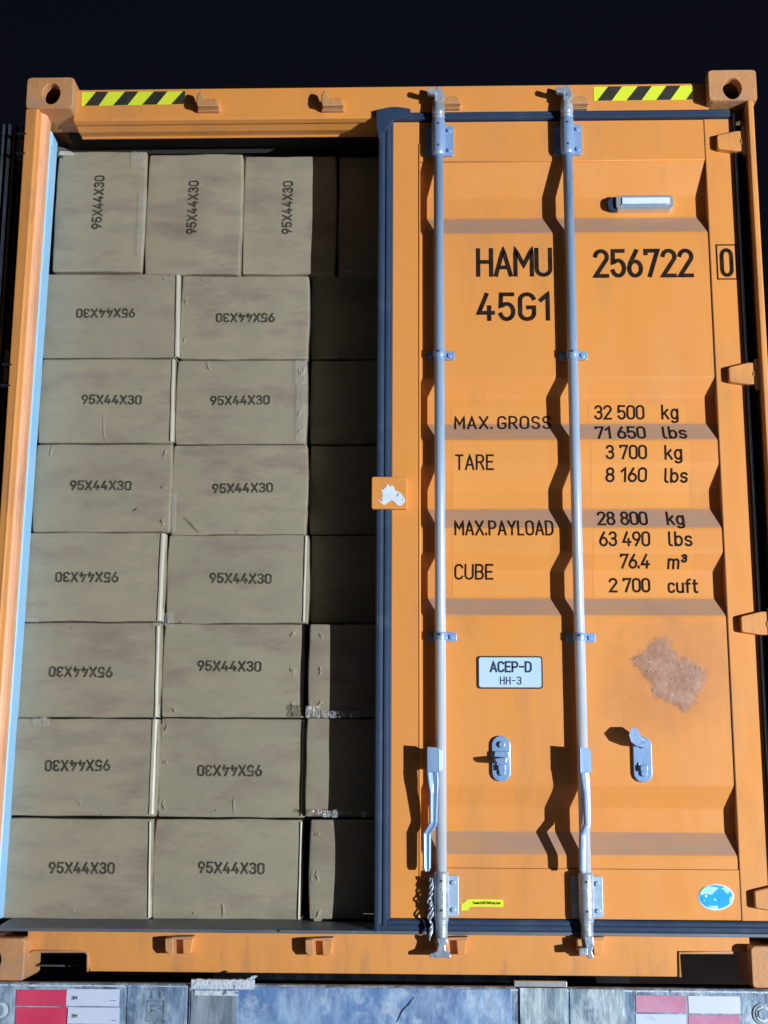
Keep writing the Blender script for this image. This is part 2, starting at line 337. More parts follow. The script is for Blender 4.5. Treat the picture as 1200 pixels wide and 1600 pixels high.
def lettering(mb, txt, x0, x1, z0, cap, th, surf, step=.012, gap=.22, space=.42, off=.0012, xf=None, wob=0):
    st, wd = layout(txt, gap, space)
    sx = (x1-x0-th)/wd if wd else cap
    for si, pl in enumerate(st):
        p = [(x0+th/2+a*sx, z0+th/2+b*(cap-th)) for a, b in pl]
        rb = ribbon(p, th/2, step); vs = []
        for l, r in rb:
            for q in (l, r):
                if wob: q = (q[0]+noise.noise(Vector((q[0]*90, q[1]*90, 1)))*wob, q[1]+noise.noise(Vector((q[0]*90, q[1]*90, 7)))*wob)
                if xf: q = xf(q)
                vs.append((q[0], surf(q[0], q[1])-off-.00006*(si % 5), q[1]))
        mb.add(vs, [(2*i, 2*i+1, 2*i+3, 2*i+2) for i in range(len(rb)-1)])

# ================================================================== GROUND
g = MB(); S = 400
n_ = 20
g.add([(-S+2*S*i/n_, -S+2*S*j/n_, -1.35) for j in range(n_+1) for i in range(n_+1)],
      [(j*(n_+1)+i, j*(n_+1)+i+1, (j+1)*(n_+1)+i+1, (j+1)*(n_+1)+i) for j in range(n_) for i in range(n_)])
g.build('ground', 'ground', kind='structure', bevel=None)

# ================================================================== CONTAINER
BASE = (1.219, 0, 0)
C = empty('shipping_container', BASE, 'orange corrugated steel shipping container with its left door open and right door shut', 'shipping container')
WD, HT, LN = 2.438, 2.896, 12.19
DY = .05                                     # door / header / sill front plane

# corner castings
def casting(x0, x1, z0, z1, hole, hr, label):
    """face at Y=0 with a real oblong hole"""
    mb = MB(); D = .17
    out = rrect(x0, x1, z0, z1, .018, 4); hx, hz = hole
    n = 64; ho = []; 
    cx, cz = (x0+x1)/2, (z0+z1)/2
    ov = []
    for k in range(n):
        a = 2*math.pi*k/n+.01; c, s_ = math.cos(a), math.sin(a)
        q = 16.0; rr = (abs(c/((x1-x0)/2))**q*1+abs(s_/((z1-z0)/2))**q)**(-1/q)
        ov.append((cx+rr*c, cz+rr*s_)); ho.append((hx+hr[0]*c*(1-.08*abs(s_)), hz+hr[1]*s_))
    vs = []
    for (y, ring) in ((0.006, [(cx+(a-cx)*1.0, cz+(b-cz)*1.0) for a, b in ov]), (0., [(cx+(a-cx)*.975, cz+(b-cz)*.965) for a, b in ov]),
                      (0., [(hx+(a-hx)*1.07, hz+(b-hz)*1.07) for a, b in ho]), (.006, ho), (.034, ho)):
        vs += [(a, y, b) for a, b in ring]
    fs = []
    for r in range(4):
        for k in range(n):
            fs.append((r*n+k, r*n+(k+1) % n, (r+1)*n+(k+1) % n, (r+1)*n+k))
    mb.add(vs, fs, 'casting')
    mb.add([(a, .006, b) for a, b in ov]+[(a, D, b) for a, b in ov], [(k, (k+1) % n, (k+1) % n+n, k+n) for k in range(n)]+[list(range(2*n-1, n-1, -1))], 'casting')
    mb.box(hx-hr[0]*1.3, hx+hr[0]*1.3, .12, .13, hz-hr[1]*1.3, hz+hr[1]*1.3, 'hblack')
    return mb.build('corner_casting', None, C, bevel=.002, label=label)
hxa, hza = at(80, 146, 0); hxb, hzb = at(1144, 138, 0)
casting(0, .160, 2.782, HT, (hxa, hza), (.029, .037), 'worn corner casting above the open doorway')
casting(WD-.160, WD, 2.785, HT, (hxb, hzb), (.030, .037), 'worn corner casting above the closed door')
casting(0, .160, 0, .122, (.060, .06), (.030, .036), None)
casting(WD-.160, WD, 0, .118, (WD-.08, .06), (.030, .036), None)
# header and sill
HZ1 = 2.876; HZ0 = at(300, 187, DY)[1]
mb = MB()
ZU = at(300, 215, .16)[1]
prof = [(DY, HZ1), (DY, HZ0+.004), (DY+.004, HZ0), (DY+.026, HZ0-.004), (DY+.032, HZ0+.004), (DY+.07, HZ0-.006), (.158, ZU+.006), (.165, ZU), (.175, ZU+.004), (.175, HZ1)]
mb.extx(prof, .15, WD-.15, 'orange')
header = mb.build('header_beam', None, C, bevel=.003)
mb = MB(); zs0 = at(600, 1522, DY)[1]; zs1 = at(300, 1454.5, DY)[1]
cl = [at(43, 1486, DY), at(137, 1486, DY), at(140, 1521, DY)]
cr = [at(1060, 1521, DY), at(1062, 1488, DY), at(1177, 1488, DY)]
zt = cl[0][1]
out = [(.15, zs1), (WD-.15, zs1), (WD-.15, cr[2][1]), (cr[1][0]+.008, cr[1][1]), (cr[1][0], cr[1][1]-.008), (cr[0][0], zs0), (cl[2][0], zs0), (cl[1][0], zt-.01), (cl[1][0]-.01, zt), (cl[0][0]+.012, zt), (cl[0][0]+.004, zt-.012), (cl[0][0]-.02, .0), (.15, .0)]
mb.prism(out, DY, DY+.012, 'orange_frame')
mb.box(.15, WD-.15, DY+.012, .17, zs1-.012, zs1-.002, 'orange_frame')
# flanges lining the pockets and bottom of sill
mb.box(cl[1][0]+.0, cl[1][0]+.008, DY+.012, .16, zs0, zt, 'orange_frame')
mb.box(cr[1][0]-.008, cr[1][0], DY+.012, .16, zs0, cr[1][1], 'orange_frame')
mb.box(cl[1][0]+.01, cr[0][0]-.01, DY+.012, .075, zs0, zs0+.008, 'orange_frame')
sill = mb.build('door_sill', None, C, bevel=.002)
# pocket rims: pale lips around the cut-outs
mb = MB()
mb.tube([(cl[0][0]+.0, DY-.002, zt-.04), (cl[0][0]+.006, DY-.002, zt-.008), (cl[0][0]+.02, DY-.002, zt), (cl[1][0]-.006, DY-.002, zt), (cl[1][0]+.002, DY-.002, zt-.01), (cl[1][0]+.003, DY-.002, zs0)], .0045, 8, 'casting')
mb.build('pocket_rim', None, sill, bevel=None)
mb = MB(); zb3 = at(90, 1509, .12)[1]; mb.tube([(cl[0][0]-.02, .12, zb3), (cl[1][0]+.02, .12, zb3)], .003, 8, 'threshold'); mb.build('pocket_rod', None, sill, bevel=None)
mb = MB()
mb.tube([(cr[1][0]-.002, DY-.002, zs0), (cr[1][0]-.002, DY-.002, cr[1][1]), (cr[2][0]-.06, DY-.002, cr[1][1]+.001)], .0045, 8, 'casting')
mb.build('pocket_rim', None, sill, bevel=None)
# threshold plate
mb = MB(); xe = at(553, 1455, .04)[0]; fz = at(300, 1438, .17)[1]
mb.extx([(DY-.012, zs1-.004), (DY-.012, zs1+.006), (DY+.03, zs1+.012), (.13, fz+.0), (.19, fz+.002), (.19, zs1-.0)], .062, WD-.05, 'threshold')
mb.build('threshold_plate', None, C, bevel=.002)
mb = MB(); mb.box(xe-.22, xe, DY-.020, DY-.0125, zs1+.001, zs1+.007, 'threshold'); mb.build('threshold_lip', None, C, bevel=.001)
# corner posts
PB = .18
mb = MB()
prof = [(0.002, .004), (.040, 0.0), (.046, .006), (.048, .030), (.056, .036), (.062, .05), (.060, .10), (.006, .12), (.0, .10), (.0, .01)]
mb.extz(prof, .122, 2.782, 'orange_frame'); mb.m = ['x' if False else mb.m[i] for i in range(len(mb.m))]
mb.v = [(x-(.026*(1-z/2.75) if x > .03 else 0), y, z) for x, y, z in mb.v]
pm = mb.mi('lit_post_face')
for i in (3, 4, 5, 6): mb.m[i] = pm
lp = mb.build('corner_post', None, C, bevel=.003, label='corner post beside the open doorway')
mb = MB(); mb.extz([(.0605, .098), (.0645, .104), (.0635, .112), (.060, .185), (.040, .215), (.03, .215), (.03, .1)], .16, ZU-.002, 'blue_liner', smooth=False)
mb.v = [(x-(.026*(1-z/2.75) if x > .03 else 0), y, z) for x, y, z in mb.v]
mb.tube([(.052, .115, ZU-.05), (.052, .115, ZU-.006)], .014, 12, 'blue_liner')
mb.build('inner_post_liner', None, C, bevel=.004)
mb = MB(); zA = at(100, 232, .16)[1]
mb.prism([(.070, zA-.018), (.075, zA-.004), (.112, zA-.006), (.128, zA-.018), (.115, zA-.022)], .17, .173, 'flap'); mb.v = [(x-.0, y, z) for x, y, z in mb.v]; mb.build('liner_tab', None, C)
mb = MB(); mb.extz([(2.401, .008), (2.405, 0), (WD-.018, 0), (WD-.014, .006), (WD-.012, .12), (2.412, .14), (2.401, .03)], .118, 2.785, 'orange_frame')
rp = mb.build('corner_post', None, C, bevel=.003, label='corner post beside the closed door')
mb = MB(); mb.extz([(2.368, .11), (2.42, .10), (2.42, .17), (2.368, .17)], .13, 2.75, 'gasket_dark'); mb.build('post_rebate', None, C)
# hinge lugs / scuffs of the posts
for zc in [at(1160, y, .03)[1] for y in (220, 585, 975, 1405)]:
    mb = MB(); mb.box(2.398, 2.416, .012, .09, zc-.045, zc+.045, 'casting'); mb.cyl((2.398, .03, zc), (0, 0, 1), .012, .10, 14, 'casting')
    mb.build('hinge_lug', None, rp, bevel=.003)
    for dz in (-.035, .035):
        mb = MB(); mb.prism([(-.022, zc+dz-.005), (-.022, zc+dz+.005), (.000, zc+dz+.003), (.010, zc+dz+.001), (.010, zc+dz-.001), (.000, zc+dz-.004)], -.002, .05, 'gap_shade_and_scuff')
        mb.build('hinge_lug', None, lp, bevel=.002)
# shell: side walls, roof, floor, front
def corr(n0, n1, a0, a1, amp, pitch, axis):
    mb = MB(); pts = []; y = n0; k = 0
    while y < n1:
        for f, d in ((0, 0), (.25, 0), (.5, amp), (.75, amp)): pts.append((y+f*pitch, d))
        y += pitch
    pts.append((n1, 0)); vs = []
    for y, d in pts:
        if axis == 'x': vs += [(a0[0]+d*a0[1], y, a1[0]), (a0[0]+d*a0[1], y, a1[1])]
        else: vs += [(a0[0], y, a1+d), (a0[1], y, a1+d)]
    mb.add(vs, [(2*i, 2*i+1, 2*i+3, 2*i+2) for i in range(len(pts)-1)]); return mb
def two_skin(name, outer, inner, mo, mi_):
    mb = MB(); mb.add(outer.v, outer.f, mo); mb.add(inner.v, inner.f, mi_); mb.build(name, None, C, bevel=None)
two_skin('side_wall', corr(.21, LN, (.004, 1), (.14, 2.84), .03, .276, 'x'), corr(.21, LN, (.010, 1), (.14, 2.84), .03, .276, 'x'), 'orange_frame', 'inside')
two_skin('side_wall', corr(.17, LN, (WD-.004, -1), (.14, 2.84), .03, .276, 'x'), corr(.17, LN, (WD-.010, -1), (.14, 2.84), .03, .276, 'x'), 'orange_frame', 'inside')
two_skin('roof_panel', corr(.17, LN, (.02, WD-.02), 2.84, .02, .209, 'z'), corr(.17, LN, (.02, WD-.02), 2.832, .02, .209, 'z'), 'orange_frame', 'inside')
mb = MB()
for x in (0, WD-.06): mb.box(x, x+.06, .17, LN, 2.84, 2.89, 'orange_frame'); mb.box(x, x+.05, .17, LN, .02, .14, 'orange_frame')
mb.build('side_rail', None, C, bevel=.003)
mb = MB(); mb.box(.05, WD-.05, .19, LN-.02, .125, .152, 'plywood'); mb.build('floor_panel', None, C)
mb = MB(); mb.box(0, WD, LN, LN+.04, .0, HT-.01, 'orange_frame'); mb.build('front_wall', None, C, bevel=.004)

# hazard tapes
def hazard(x0, x1, y0, y1, yr0, yr1, nst, parent):
    """black/yellow chevron tape; corners measured"""
    A, B = at(x0, y1, DY), at(x1, yr1, DY); T0, T1 = at(x0, y0, DY), at(x1, yr0, DY)
    mb = MB()
    def P(u, v, o):
        X = A[0]+(B[0]-A[0])*u; lo = A[1]+(B[1]-A[1])*u; hi = T0[1]+(T1[1]-T0[1])*u
        return (X, DY-o, lo+(hi-lo)*v)
    mb.add([P(0, 0, .0012), P(1, 0, .0012), P(1, 1, .0012), P(0, 1, .0012)], [(0, 1, 2, 3)], 'yellow')
    for (b0, b1, t0, t1) in nst:
        pg = [(b0, 0), (b1, 0), (t1, 1), (t0, 1)]
        out = []
        for i in range(4):               # clip at u<=1
            p, q = pg[i], pg[(i+1) % 4]
            if p[0] <= 1: out.append(p)
            if (p[0] <= 1) != (q[0] <= 1):
                t = (1-p[0])/(q[0]-p[0]); out.append((1, p[1]+(q[1]-p[1])*t))
        mb.add([P(u, v, .0024) for u, v in out], [list(range(len(out)))], 'hblack')
    mb.build('hazard_tape', None, parent, bevel=None)
hazard(127, 289, 144, 166, 143, 163, [(.035, .17, .14, .26), (.31, .45, .42, .55), (.59, .73, .70, .83), (.87, 1.01, .98, 1.12)], header)
hazard(928, 1083, 136, 158, 134, 156, [(.035, .18, .15, .29), (.33, .48, .45, .59), (.63, .77, .74, .88), (.93, 1.06, 1.04, 1.2)], header)

# cam keepers on header and sill
def keeper_top(px, py):
    X, Z = at(px, py, DY); mb = MB()
    # two hooks joined by a lower lip, open upwards
    mb.prism([(X-.030, Z-.03), (X+.044, Z-.03), (X+.036, Z-.010), (X+.016, Z-.004), (X-.006, Z-.004), (X-.010, Z+.010), (X-.016, Z+.024), (X-.026, Z+.024), (X-.033, Z+.008), (X-.034, Z-.016)], DY-.048, DY-.030, 'casting')
    mb.prism([(X-.032, Z-.030), (X+.042, Z-.030), (X+.040, Z-.016), (X-.033, Z-.016)], DY-.030, DY-.018, 'casting')
    mb.prism([(X-.036, Z-.032), (X+.042, Z-.032), (X+.040, Z-.02), (X-.034, Z-.02)], DY-.018, DY+.002, 'casting')
    mb.prism([(X+.018, Z-.03), (X+.044, Z-.03), (X+.040, Z+.006), (X+.026, Z+.018), (X+.014, Z+.012)], DY-.016, DY+.002, 'orange_frame')
    mb.build('cam_keeper', None, header, bevel=.006, seg=4)
for x, y in ((326, 164), (519, 163), (700, 160), (898, 160)): keeper_top(x, y)
def keeper_bot(px, py, parent=sill, flip=False):
    X, Z = at(px, py, DY); mb = MB()
    mb.prism([(X-.036, Z+.022), (X-.012, Z+.024), (X-.008, Z-.018), (X-.022, Z-.026), (X-.034, Z-.012)], DY-.042, DY+.002, 'casting')
    mb.prism([(X+.012, Z+.022), (X+.046, Z+.026), (X+.040, Z-.022), (X+.016, Z-.026)], DY-.022, DY+.002, 'orange_frame')
    mb.prism([(X-.036, Z+.024), (X+.048, Z+.028), (X+.046, Z+.018), (X-.036, Z+.017)], DY-.030, DY+.002, 'casting')
    mb.build('cam_keeper', None, parent, bevel=.007, seg=4)
for x, y in ((280, 1476), (497, 1478), (706, 1477), (918, 1477)): keeper_bot(x, y)

# ------------------------------------------------------------------ right door (shut)
mb = MB()
xL0, xL1 = 1.233, at(657, 700, DY)[0]
xR0, xR1 = 2.270, 2.363
zT = at(900, 188, DY)[1]; zB = at(900, 1437, DY)[1]
zT2 = at(1000, 250, DY)[1]; zB2 = at(1000, 1358, DY)[1]
mb.box(xL0, xL1-.004, DY, DY+.05, zB, zT, 'orange')
mb.box(xR0, xR1, DY, DY+.05, zB, zT, 'orange')
mb.box(xL1-.004, xR0, DY+.0005, DY+.048, zT2, zT-.001, 'orange')
mb.box(xL1-.004, xR0, DY+.0005, DY+.048, zB+.001, zB2, 'orange')
door = mb.build('door', None, C, bevel=.0025, label='closed door with corrugated panel, locking bars and lettering')
PY, VY = DY+.003, DY+.034
V = [(253, 308, 340, 363), (590, 620, 662, 687), (725, 765, 795, 825), (863, 893, 935, 962), (1227, 1263, 1300, 1337)]
pf = [(PY, zT2+.0)]
def zz(py, Y): return at(1000, py, Y)[1]
for a, b, c, d in V: pf += [(PY, zz(a, PY)), (VY, zz(b, VY)), (VY, zz(c, VY)), (PY, zz(d, PY))]
pf.append((PY, zB2-.0))
prof = [pf[0]]                      # rounded folds
for k in range(1, len(pf)-1):
    p0, p1, p2 = (Vector(q) for q in (pf[k-1], pf[k], pf[k+1])); r_ = min(.008, (p0-p1).length*.42, (p2-p1).length*.42)
    a, b = p1+(p0-p1).normalized()*r_, p1+(p2-p1).normalized()*r_
    prof += [tuple(a*(1-t)**2+p1*2*t*(1-t)+b*t*t) for t in (0, .2, .4, .6, .8, 1)]
prof.append(pf[-1])
def panelY(x, z):
    if x > xR0 or x < xL1-.006 or z > zT2 or z < zB2: return DY
    for (y0, z0), (y1, z1) in zip(prof, prof[1:]):
        if z1 <= z <= z0: return y0+(y1-y0)*((z0-z)/(z0-z1) if z0 != z1 else 0)
    return PY
mb = MB(); nx = 2
for i, ((y0, z0), (y1, z1)) in enumerate(zip(prof, prof[1:])):
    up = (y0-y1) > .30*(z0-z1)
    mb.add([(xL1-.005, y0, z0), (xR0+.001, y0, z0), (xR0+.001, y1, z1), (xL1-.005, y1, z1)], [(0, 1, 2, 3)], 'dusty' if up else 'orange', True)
panel = mb.build('corrugated_panel', None, door, bevel=None)
bm = bmesh.new(); bm.from_mesh(panel.data); bmesh.ops.remove_doubles(bm, verts=bm.verts, dist=.00005); bm.to_mesh(panel.data); bm.free()
mb = MB(); mb.extx([(y+.012, z) for y, z in prof], xL1-.005, xR0+.001, 'orange', close=False); mb.build('panel_back', None, door, bevel=None)
# weld seams around the panel
mb = MB()
mb.box(xR0-.0016, xR0-.0004, DY-.0004, DY+.004, zB, zT, 'rustline'); mb.box(xL1-.004, xR0, DY-.001, DY+.004, zB2-.0012, zB2+.0002, 'rustline')
mb.tube([(xL1-.003, DY+.001, zB+.02), (xL1-.003, DY+.001, zT-.08)], .0035, 6, 'decal')
mb.tube([(xL1, DY+.002, zT2), (xR0, DY+.002, zT2)], .0018, 6, 'decal')
mb.build('weld_seam', None, door, bevel=None)
# gasket: ribbed rubber around the door
def gprof(w0, w1, horiz=False):
    w = w1-w0
    return [(w0, DY+.03), (w0+.001, DY-.004), (w0+w*.10, DY-.014), (w0+w*.3, DY-.015), (w0+w*.36, DY-.008), (w0+w*.5, DY-.006), (w0+w*.58, DY-.010), (w0+w*.74, DY-.010), (w0+w*.80, DY-.004), (w0+w*.97, DY-.003), (w1, DY+.002), (w1, DY+.03)]
gx0, gx1 = 1.183, 1.2335
gz1 = at(900, 171, .04)[1]; gzb = at(900, 1459, .04)[1]; gzt = zT+.001; gzb1 = zB-.001
mb = MB()
mb.extz(gprof(gx0, gx1), gzb+.002, gz1-.028, 'gasket', smooth=False)
mb.extx([(y, z) for z, y in gprof(gzt, gz1)], gx0+.03, xR1-.008, 'gasket')
mb.extx([(gzb*0+DY+.03, gzb), (DY-.006, gzb+.001), (DY-.011, gzb+.008), (DY-.010, (gzb+gzb1)/2), (DY-.006, (gzb+gzb1)/2+.004), (DY-.007, gzb1-.006), (DY-.002, gzb1), (DY+.03, gzb1)], gx0+.0, WD-.07, 'gasket')
# squashed corner
c = []
for k in range(9):
    t = k/8; x = gx0-.006+t*.115; c.append((x, gz1+.004+.010*math.sin(math.pi*t)-.004*(1-t)))
mb.prism(c+[(gx0+.11, gzt+.012), (gx1+.001, gzt-.001), (gx0+.004, gzt-.07), (gx0-.004, gzt-.03)], DY-.018, DY+.02, 'gasket')
mb.extz(gprof(xR1-.002, xR1+.012), zB, gz1-.02, 'gasket_dark')
mb.build('rubber_gasket', None, door, bevel=.0025)
mb = MB(); mb.box(gx0+.004, xR1, DY+.05, DY+.075, zB+.01, zT-.01, 'inside'); mb.build('door_lining', None, door)

# left door swung open against the side wall
mb = MB(); mb.box(-.085, -.035, .075, 1.22, .165, 2.74, 'orange_frame')
od = mb.build('door', None, C, bevel=.004, label='open door swung back along the side wall')
mb = MB()
for (a, b, y) in ((-.094, -.078, .05), (-.070, -.060, .045), (-.050, -.036, .055), (-.027, -.020, .06)):
    mb.extz([(a, .075), (a+.002, y), ((a+b)/2, y-.008), (b-.002, y), (b, .075)], .16, 2.75, 'gasket_dark')
mb.build('rubber_gasket', None, od, bevel=.002)
for zc in [at(30, y, .05)[1] for y in (230, 575, 960)]:
    mb = MB(); mb.box(-.030, -.004, .03, .06, zc-.04, zc+.04, 'gasket_dark'); mb.cyl((-.016, .035, zc), (0, 0, 1), .009, .11, 12, 'casting'); mb.build('hinge', None, od, bevel=.002)
for xx, yy in ((-.110, .45), (-.110, .85)):
    mb = MB(); mb.tube([(xx, yy, .1), (xx, yy, 2.8)], .0165, 14, 'zinc'); mb.build('locking_bar', None, od, bevel=None)

# hinges of the right door
for i, py in enumerate((222, 585, 975, 1405)):
    zc = at(1145, py, .03)[1]; x0 = 2.305; mb = MB()
    o = [(x0, zc-.020), (x0+.004, zc-.025), (x0+.055, zc-.033), (x0+.098, zc-.034), (x0+.106, zc-.028), (x0+.107, zc+.034), (x0+.103, zc+.038), (x0+.062, zc+.038), (x0+.045, zc+.034), (x0+.004, zc+.024), (x0, zc+.020)]
    mb.prism(o, DY-.024, DY-.001, 'casting' if i > 4 else 'orange_frame')
    mb.cyl((x0+.094, DY-.018, zc), (0, 0, 1), .0135, .072, 14, 'orange_frame')
    h = mb.build('hinge', None, door, bevel=.004, seg=3)
    mb = MB(); mb.tube([(x0+.088+.011*math.cos(t*.5), DY-.025-.0, zc+.011*math.sin(t*.5)) for t in range(9)], .0022, 6, 'casting'); mb.build('weld_bead', None, door, bevel=None)

# ------------------------------------------------------------------ locking bars
def bar(px_list, handle):
    s = .0265; RY = DY-s; r = .0165
    X = sum(at(a, b, RY)[0] for a, b in px_list)/len(px_list)
    zt_, zb_ = at(X, 0, 0), 0
    top = at(687, 150, RY)[1]; bot = at(687, 1470, RY)[1]
    ztb = at(687, 184, RY)[1]; zbt = at(687, 240, RY)[1]          # upper sleeve
    zlb0 = at(687, 1362, RY)[1]; zlb1 = at(687, 1438, RY)[1]      # lower sleeve
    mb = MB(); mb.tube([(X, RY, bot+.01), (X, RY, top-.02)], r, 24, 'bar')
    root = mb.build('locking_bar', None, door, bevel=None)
    def plate(za, zb_, x0, x1, y, m='zinc'):
        p = MB(); p.prism(rrect(x0, x1, min(za, zb_), max(za, zb_), .007), y, DY-.0005, m)
        for zc in (za+(zb_-za)*.18, za+(zb_-za)*.84):
            p.cyl(((x0+x1)/2+.003, y-.002, zc), (0, 1, 0), .0075, .010, 6, m)
        return p
    # bearing brackets: sleeve plus bolted plates either side
    for (za, zb2, m) in ((at(687, 193, RY)[1], zbt, 'zinc'), (at(687, 1368, RY)[1], at(687, 1433, RY)[1], 'zinc_worn')):
        p = plate(za, zb2, X+.016, X+.051, DY-.012, 'zinc' if m == 'zinc' else 'plate_zinc'); q = plate(za, zb2, X-.042, X-.014, DY-.008, m)
        p.add(q.v, q.f, m)
        h = abs(za-zb2)/2+.008; zc = (za+zb2)/2+.004
        prof_ = [(X+.0225*math.cos(t), RY-.003+.0225*math.sin(t)) for t in [math.pi*2*k/24 for k in range(24)]]
        p.tube([(X, RY-.003, zc-h-.006), (X, RY-.003, zc-h), (X, RY-.003, zc-h+.008), (X, RY-.003, zc+h-.008), (X, RY-.003, zc+h)], [.0185, .021, .0225, .0225, .0195], 24, m)
        for dz in (-.62, .62): p.cyl((X-.001, RY-.0245, zc+dz*h), (0, 1, 0), .0042, .004, 10, 'hole')
        p.build('bearing_bracket', None, door, bevel=.0018)
    for py in (553, 994):
        za = at(X and 687, py, RY)[1]
        if handle == 2: za -= .002
        p = MB(); p.prism(rrect(X+.014, X+.050, za-.014, za+.014, .006), DY-.010, DY-.0005, 'zinc')
        p.prism(rrect(X-.040, X-.014, za-.014, za+.014, .006), DY-.006, DY-.0005, 'zinc')
        p.tube([(X, RY, za-.012), (X, RY, za+.012)], .0195, 20, 'zinc')
        p.cyl((X+.034, DY-.013, za-.002), (0, 1, 0), .0072, .009, 6, 'zinc'); p.cyl((X-.030, DY-.008, za-.002), (0, 1, 0), .0072, .009, 6, 'zinc')
        p.cyl((X-.003, RY-.0195, za+.004), (0, 1, 0), .004, .003, 10, 'hole')
        p.prism([(X+.008, za-.002), (X+.022, za-.010), (X+.022, za+.0), (X+.012, za+.010)], DY-.022, DY-.012, 'zinc')
        p.build('guide_bracket', None, door, bevel=.0015)
    # top cam
    z0 = at(687, 186, RY)[1]; z1 = at(687, 142, RY)[1]
    p = MB()
    p.tube([(X, RY-.004, z0-.008), (X, RY-.004, z0+.012), (X, RY-.004, z0+.016), (X+.001, RY-.005, z1-.045), (X+.001, RY-.005, z1-.035)], [.0185, .0185, .022, .0185, .014], 16, 'zinc_worn')
    p.prism([(X-.012, z1-.05), (X+.013, z1-.05), (X+.018, z1-.036), (X+.012, z1-.014), (X+.004, z1+.0), (X-.008, z1+.002), (X-.013, z1-.018)], RY-.026, RY+.006, 'zinc_worn')
    p.prism([(X-.036, z1-.030), (X-.010, z1-.036), (X-.008, z1-.018), (X-.030, z1-.010), (X-.038, z1-.018)], RY-.040, RY-.022, 'zinc_worn')
    p.prism([(X+.006, z1-.032), (X+.030, z1-.034), (X+.034, z1-.024), (X+.010, z1-.018)], RY-.008, RY+.012, 'zinc_worn')
    p.tube([(X+.0195*math.cos(t*.52), RY-.004+.0195*math.sin(t*.52), z0+.004) for t in range(13)], .003, 6, 'zinc_worn')
    p.build('cam_end', None, door, bevel=.003)
    # bottom cam
    z0 = at(687, 1440, RY)[1]; z1 = at(687, 1494, RY)[1]
    p = MB()
    p.tube([(X, RY-.002, z0+.006), (X, RY-.003, z0), (X, RY-.003, z0-.05), (X, RY-.003, z0-.056), (X, RY-.003, z0-.075)], [.0225, .0185, .0175, .021, .014], 18, 'zinc_worn')
    if handle == 1:
        p.prism([(X-.014, z1+.055), (X+.014, z1+.055), (X+.020, z1+.042), (X+.010, z1+.034), (X+.012, z1+.020), (X+.026, z1+.010), (X+.026, z1), (X-.036, z1), (X-.036, z1+.010), (X-.016, z1+.018), (X-.010, z1+.036)], RY-.036, RY-.010, 'zinc_worn')
    else:
        p.prism([(X-.012, z1+.062), (X+.014, z1+.062), (X+.017, z1+.040), (X+.010, z1+.020), (X+.016, z1+.002), (X-.002, z1), (X-.006, z1+.02)], RY-.026, RY+.0, 'zinc_worn')
        p.prism([(X-.030, z1+.030), (X-.004, z1+.034), (X-.004, z1+.012), (X-.028, z1+.010)], RY-.042, RY-.018, 'zinc_worn')
    p.build('cam_end', None, door, bevel=.003)
    return X, RY
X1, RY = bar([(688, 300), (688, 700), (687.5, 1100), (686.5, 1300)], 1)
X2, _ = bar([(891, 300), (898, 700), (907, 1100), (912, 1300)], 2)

# handles
def handle(X, ang, lift, settle, bend, wide=0):
    """lever pivoting on the bar: built flat to the left of the bar then turned about the bar's axis"""
    zc0 = at(677, 1168, RY-.02)[1]; zc1 = at(677, 1206, RY-.02)[1]; zm = at(677, 1287, RY-.02)[1]; ze = at(677, 1362, RY-.02)[1]
    mb = MB()
    # hub: folded plate
    mb.prism([(-.042, zc1), (-.002, zc1), (-.002, zc0-.004), (-.008, zc0), (-.042, zc0+.002)], -lift-.006, -lift+.002)
    mb.prism([(-.008, zc1+.004), (.004, zc1+.004), (.004, zc0-.006), (-.008, zc0-.006)], -lift-.002, .004)
    # lever
    L = [(-.042, zc1), (-.008, zc1), (-.006, zc1-.03), (-.010, zc1-.05), (-.008, zc1-.07), (-.011, zm), (-.016, zm-.012), (-.030, zm-.034), (-.031, ze+.008), (-.034, ze), (-.045, ze), (-.049, ze+.008), (-.049, zm-.022), (-.042, zm-.006), (-.033, zm+.006), (-.033, zc1-.06), (-.038, zc1-.03)]
    # split the concave outline into quads
    yA, yB = -lift-.004, -lift+.004
    rows = [(zc1, -.041, -.008), (zc1-.03, -.038, -.006), (zc1-.06, -.033, -.008), (zm+.004, -.033, -.011), (zm-.008, -.040, -.014), (zm-.030, -.053, -.030), (ze+.010, -.052, -.031), (ze, -.047, -.036)]
    def bendy(z): 
        t = max(0, min(1, (zc1-z)/(zc1-ze))); return bend*math.sin(math.pi*t)
    vs = []
    for z, a, b in rows:
        d = bendy(z)-settle*max(0, min(1, (zc1-.05-z)/(zc1-.05-zm+.03))); a -= wide; m_ = (a+b)/2
        vs += [(a, yA-d, z), (a+.004, yA-d-.004, z), (m_, yA-d-.001, z), (b-.004, yA-d-.004, z), (b, yA-d, z), (b, yB-d, z), (a, yB-d, z)]
    k = 7; fs = []
    for i in range(len(rows)-1):
        for j in range(k): fs.append((i*k+j, i*k+(j+1) % k, (i+1)*k+(j+1) % k, (i+1)*k+j))
    fs += [list(range(k)), [(len(rows)-1)*k+j for j in range(k)][::-1]]
    mb.add(vs, fs)
    ca, sa = math.cos(ang), math.sin(ang)
    mb.v = [(X+x*ca-y*sa, RY+x*sa+y*ca, z) for x, y, z in mb.v]
    return mb.build('handle', 'zinc', door, bevel=.002)
handle(X1, R_(0), .038, .022, .0, .003)
handle(X2, R_(36), .030, 0, .006, .0)
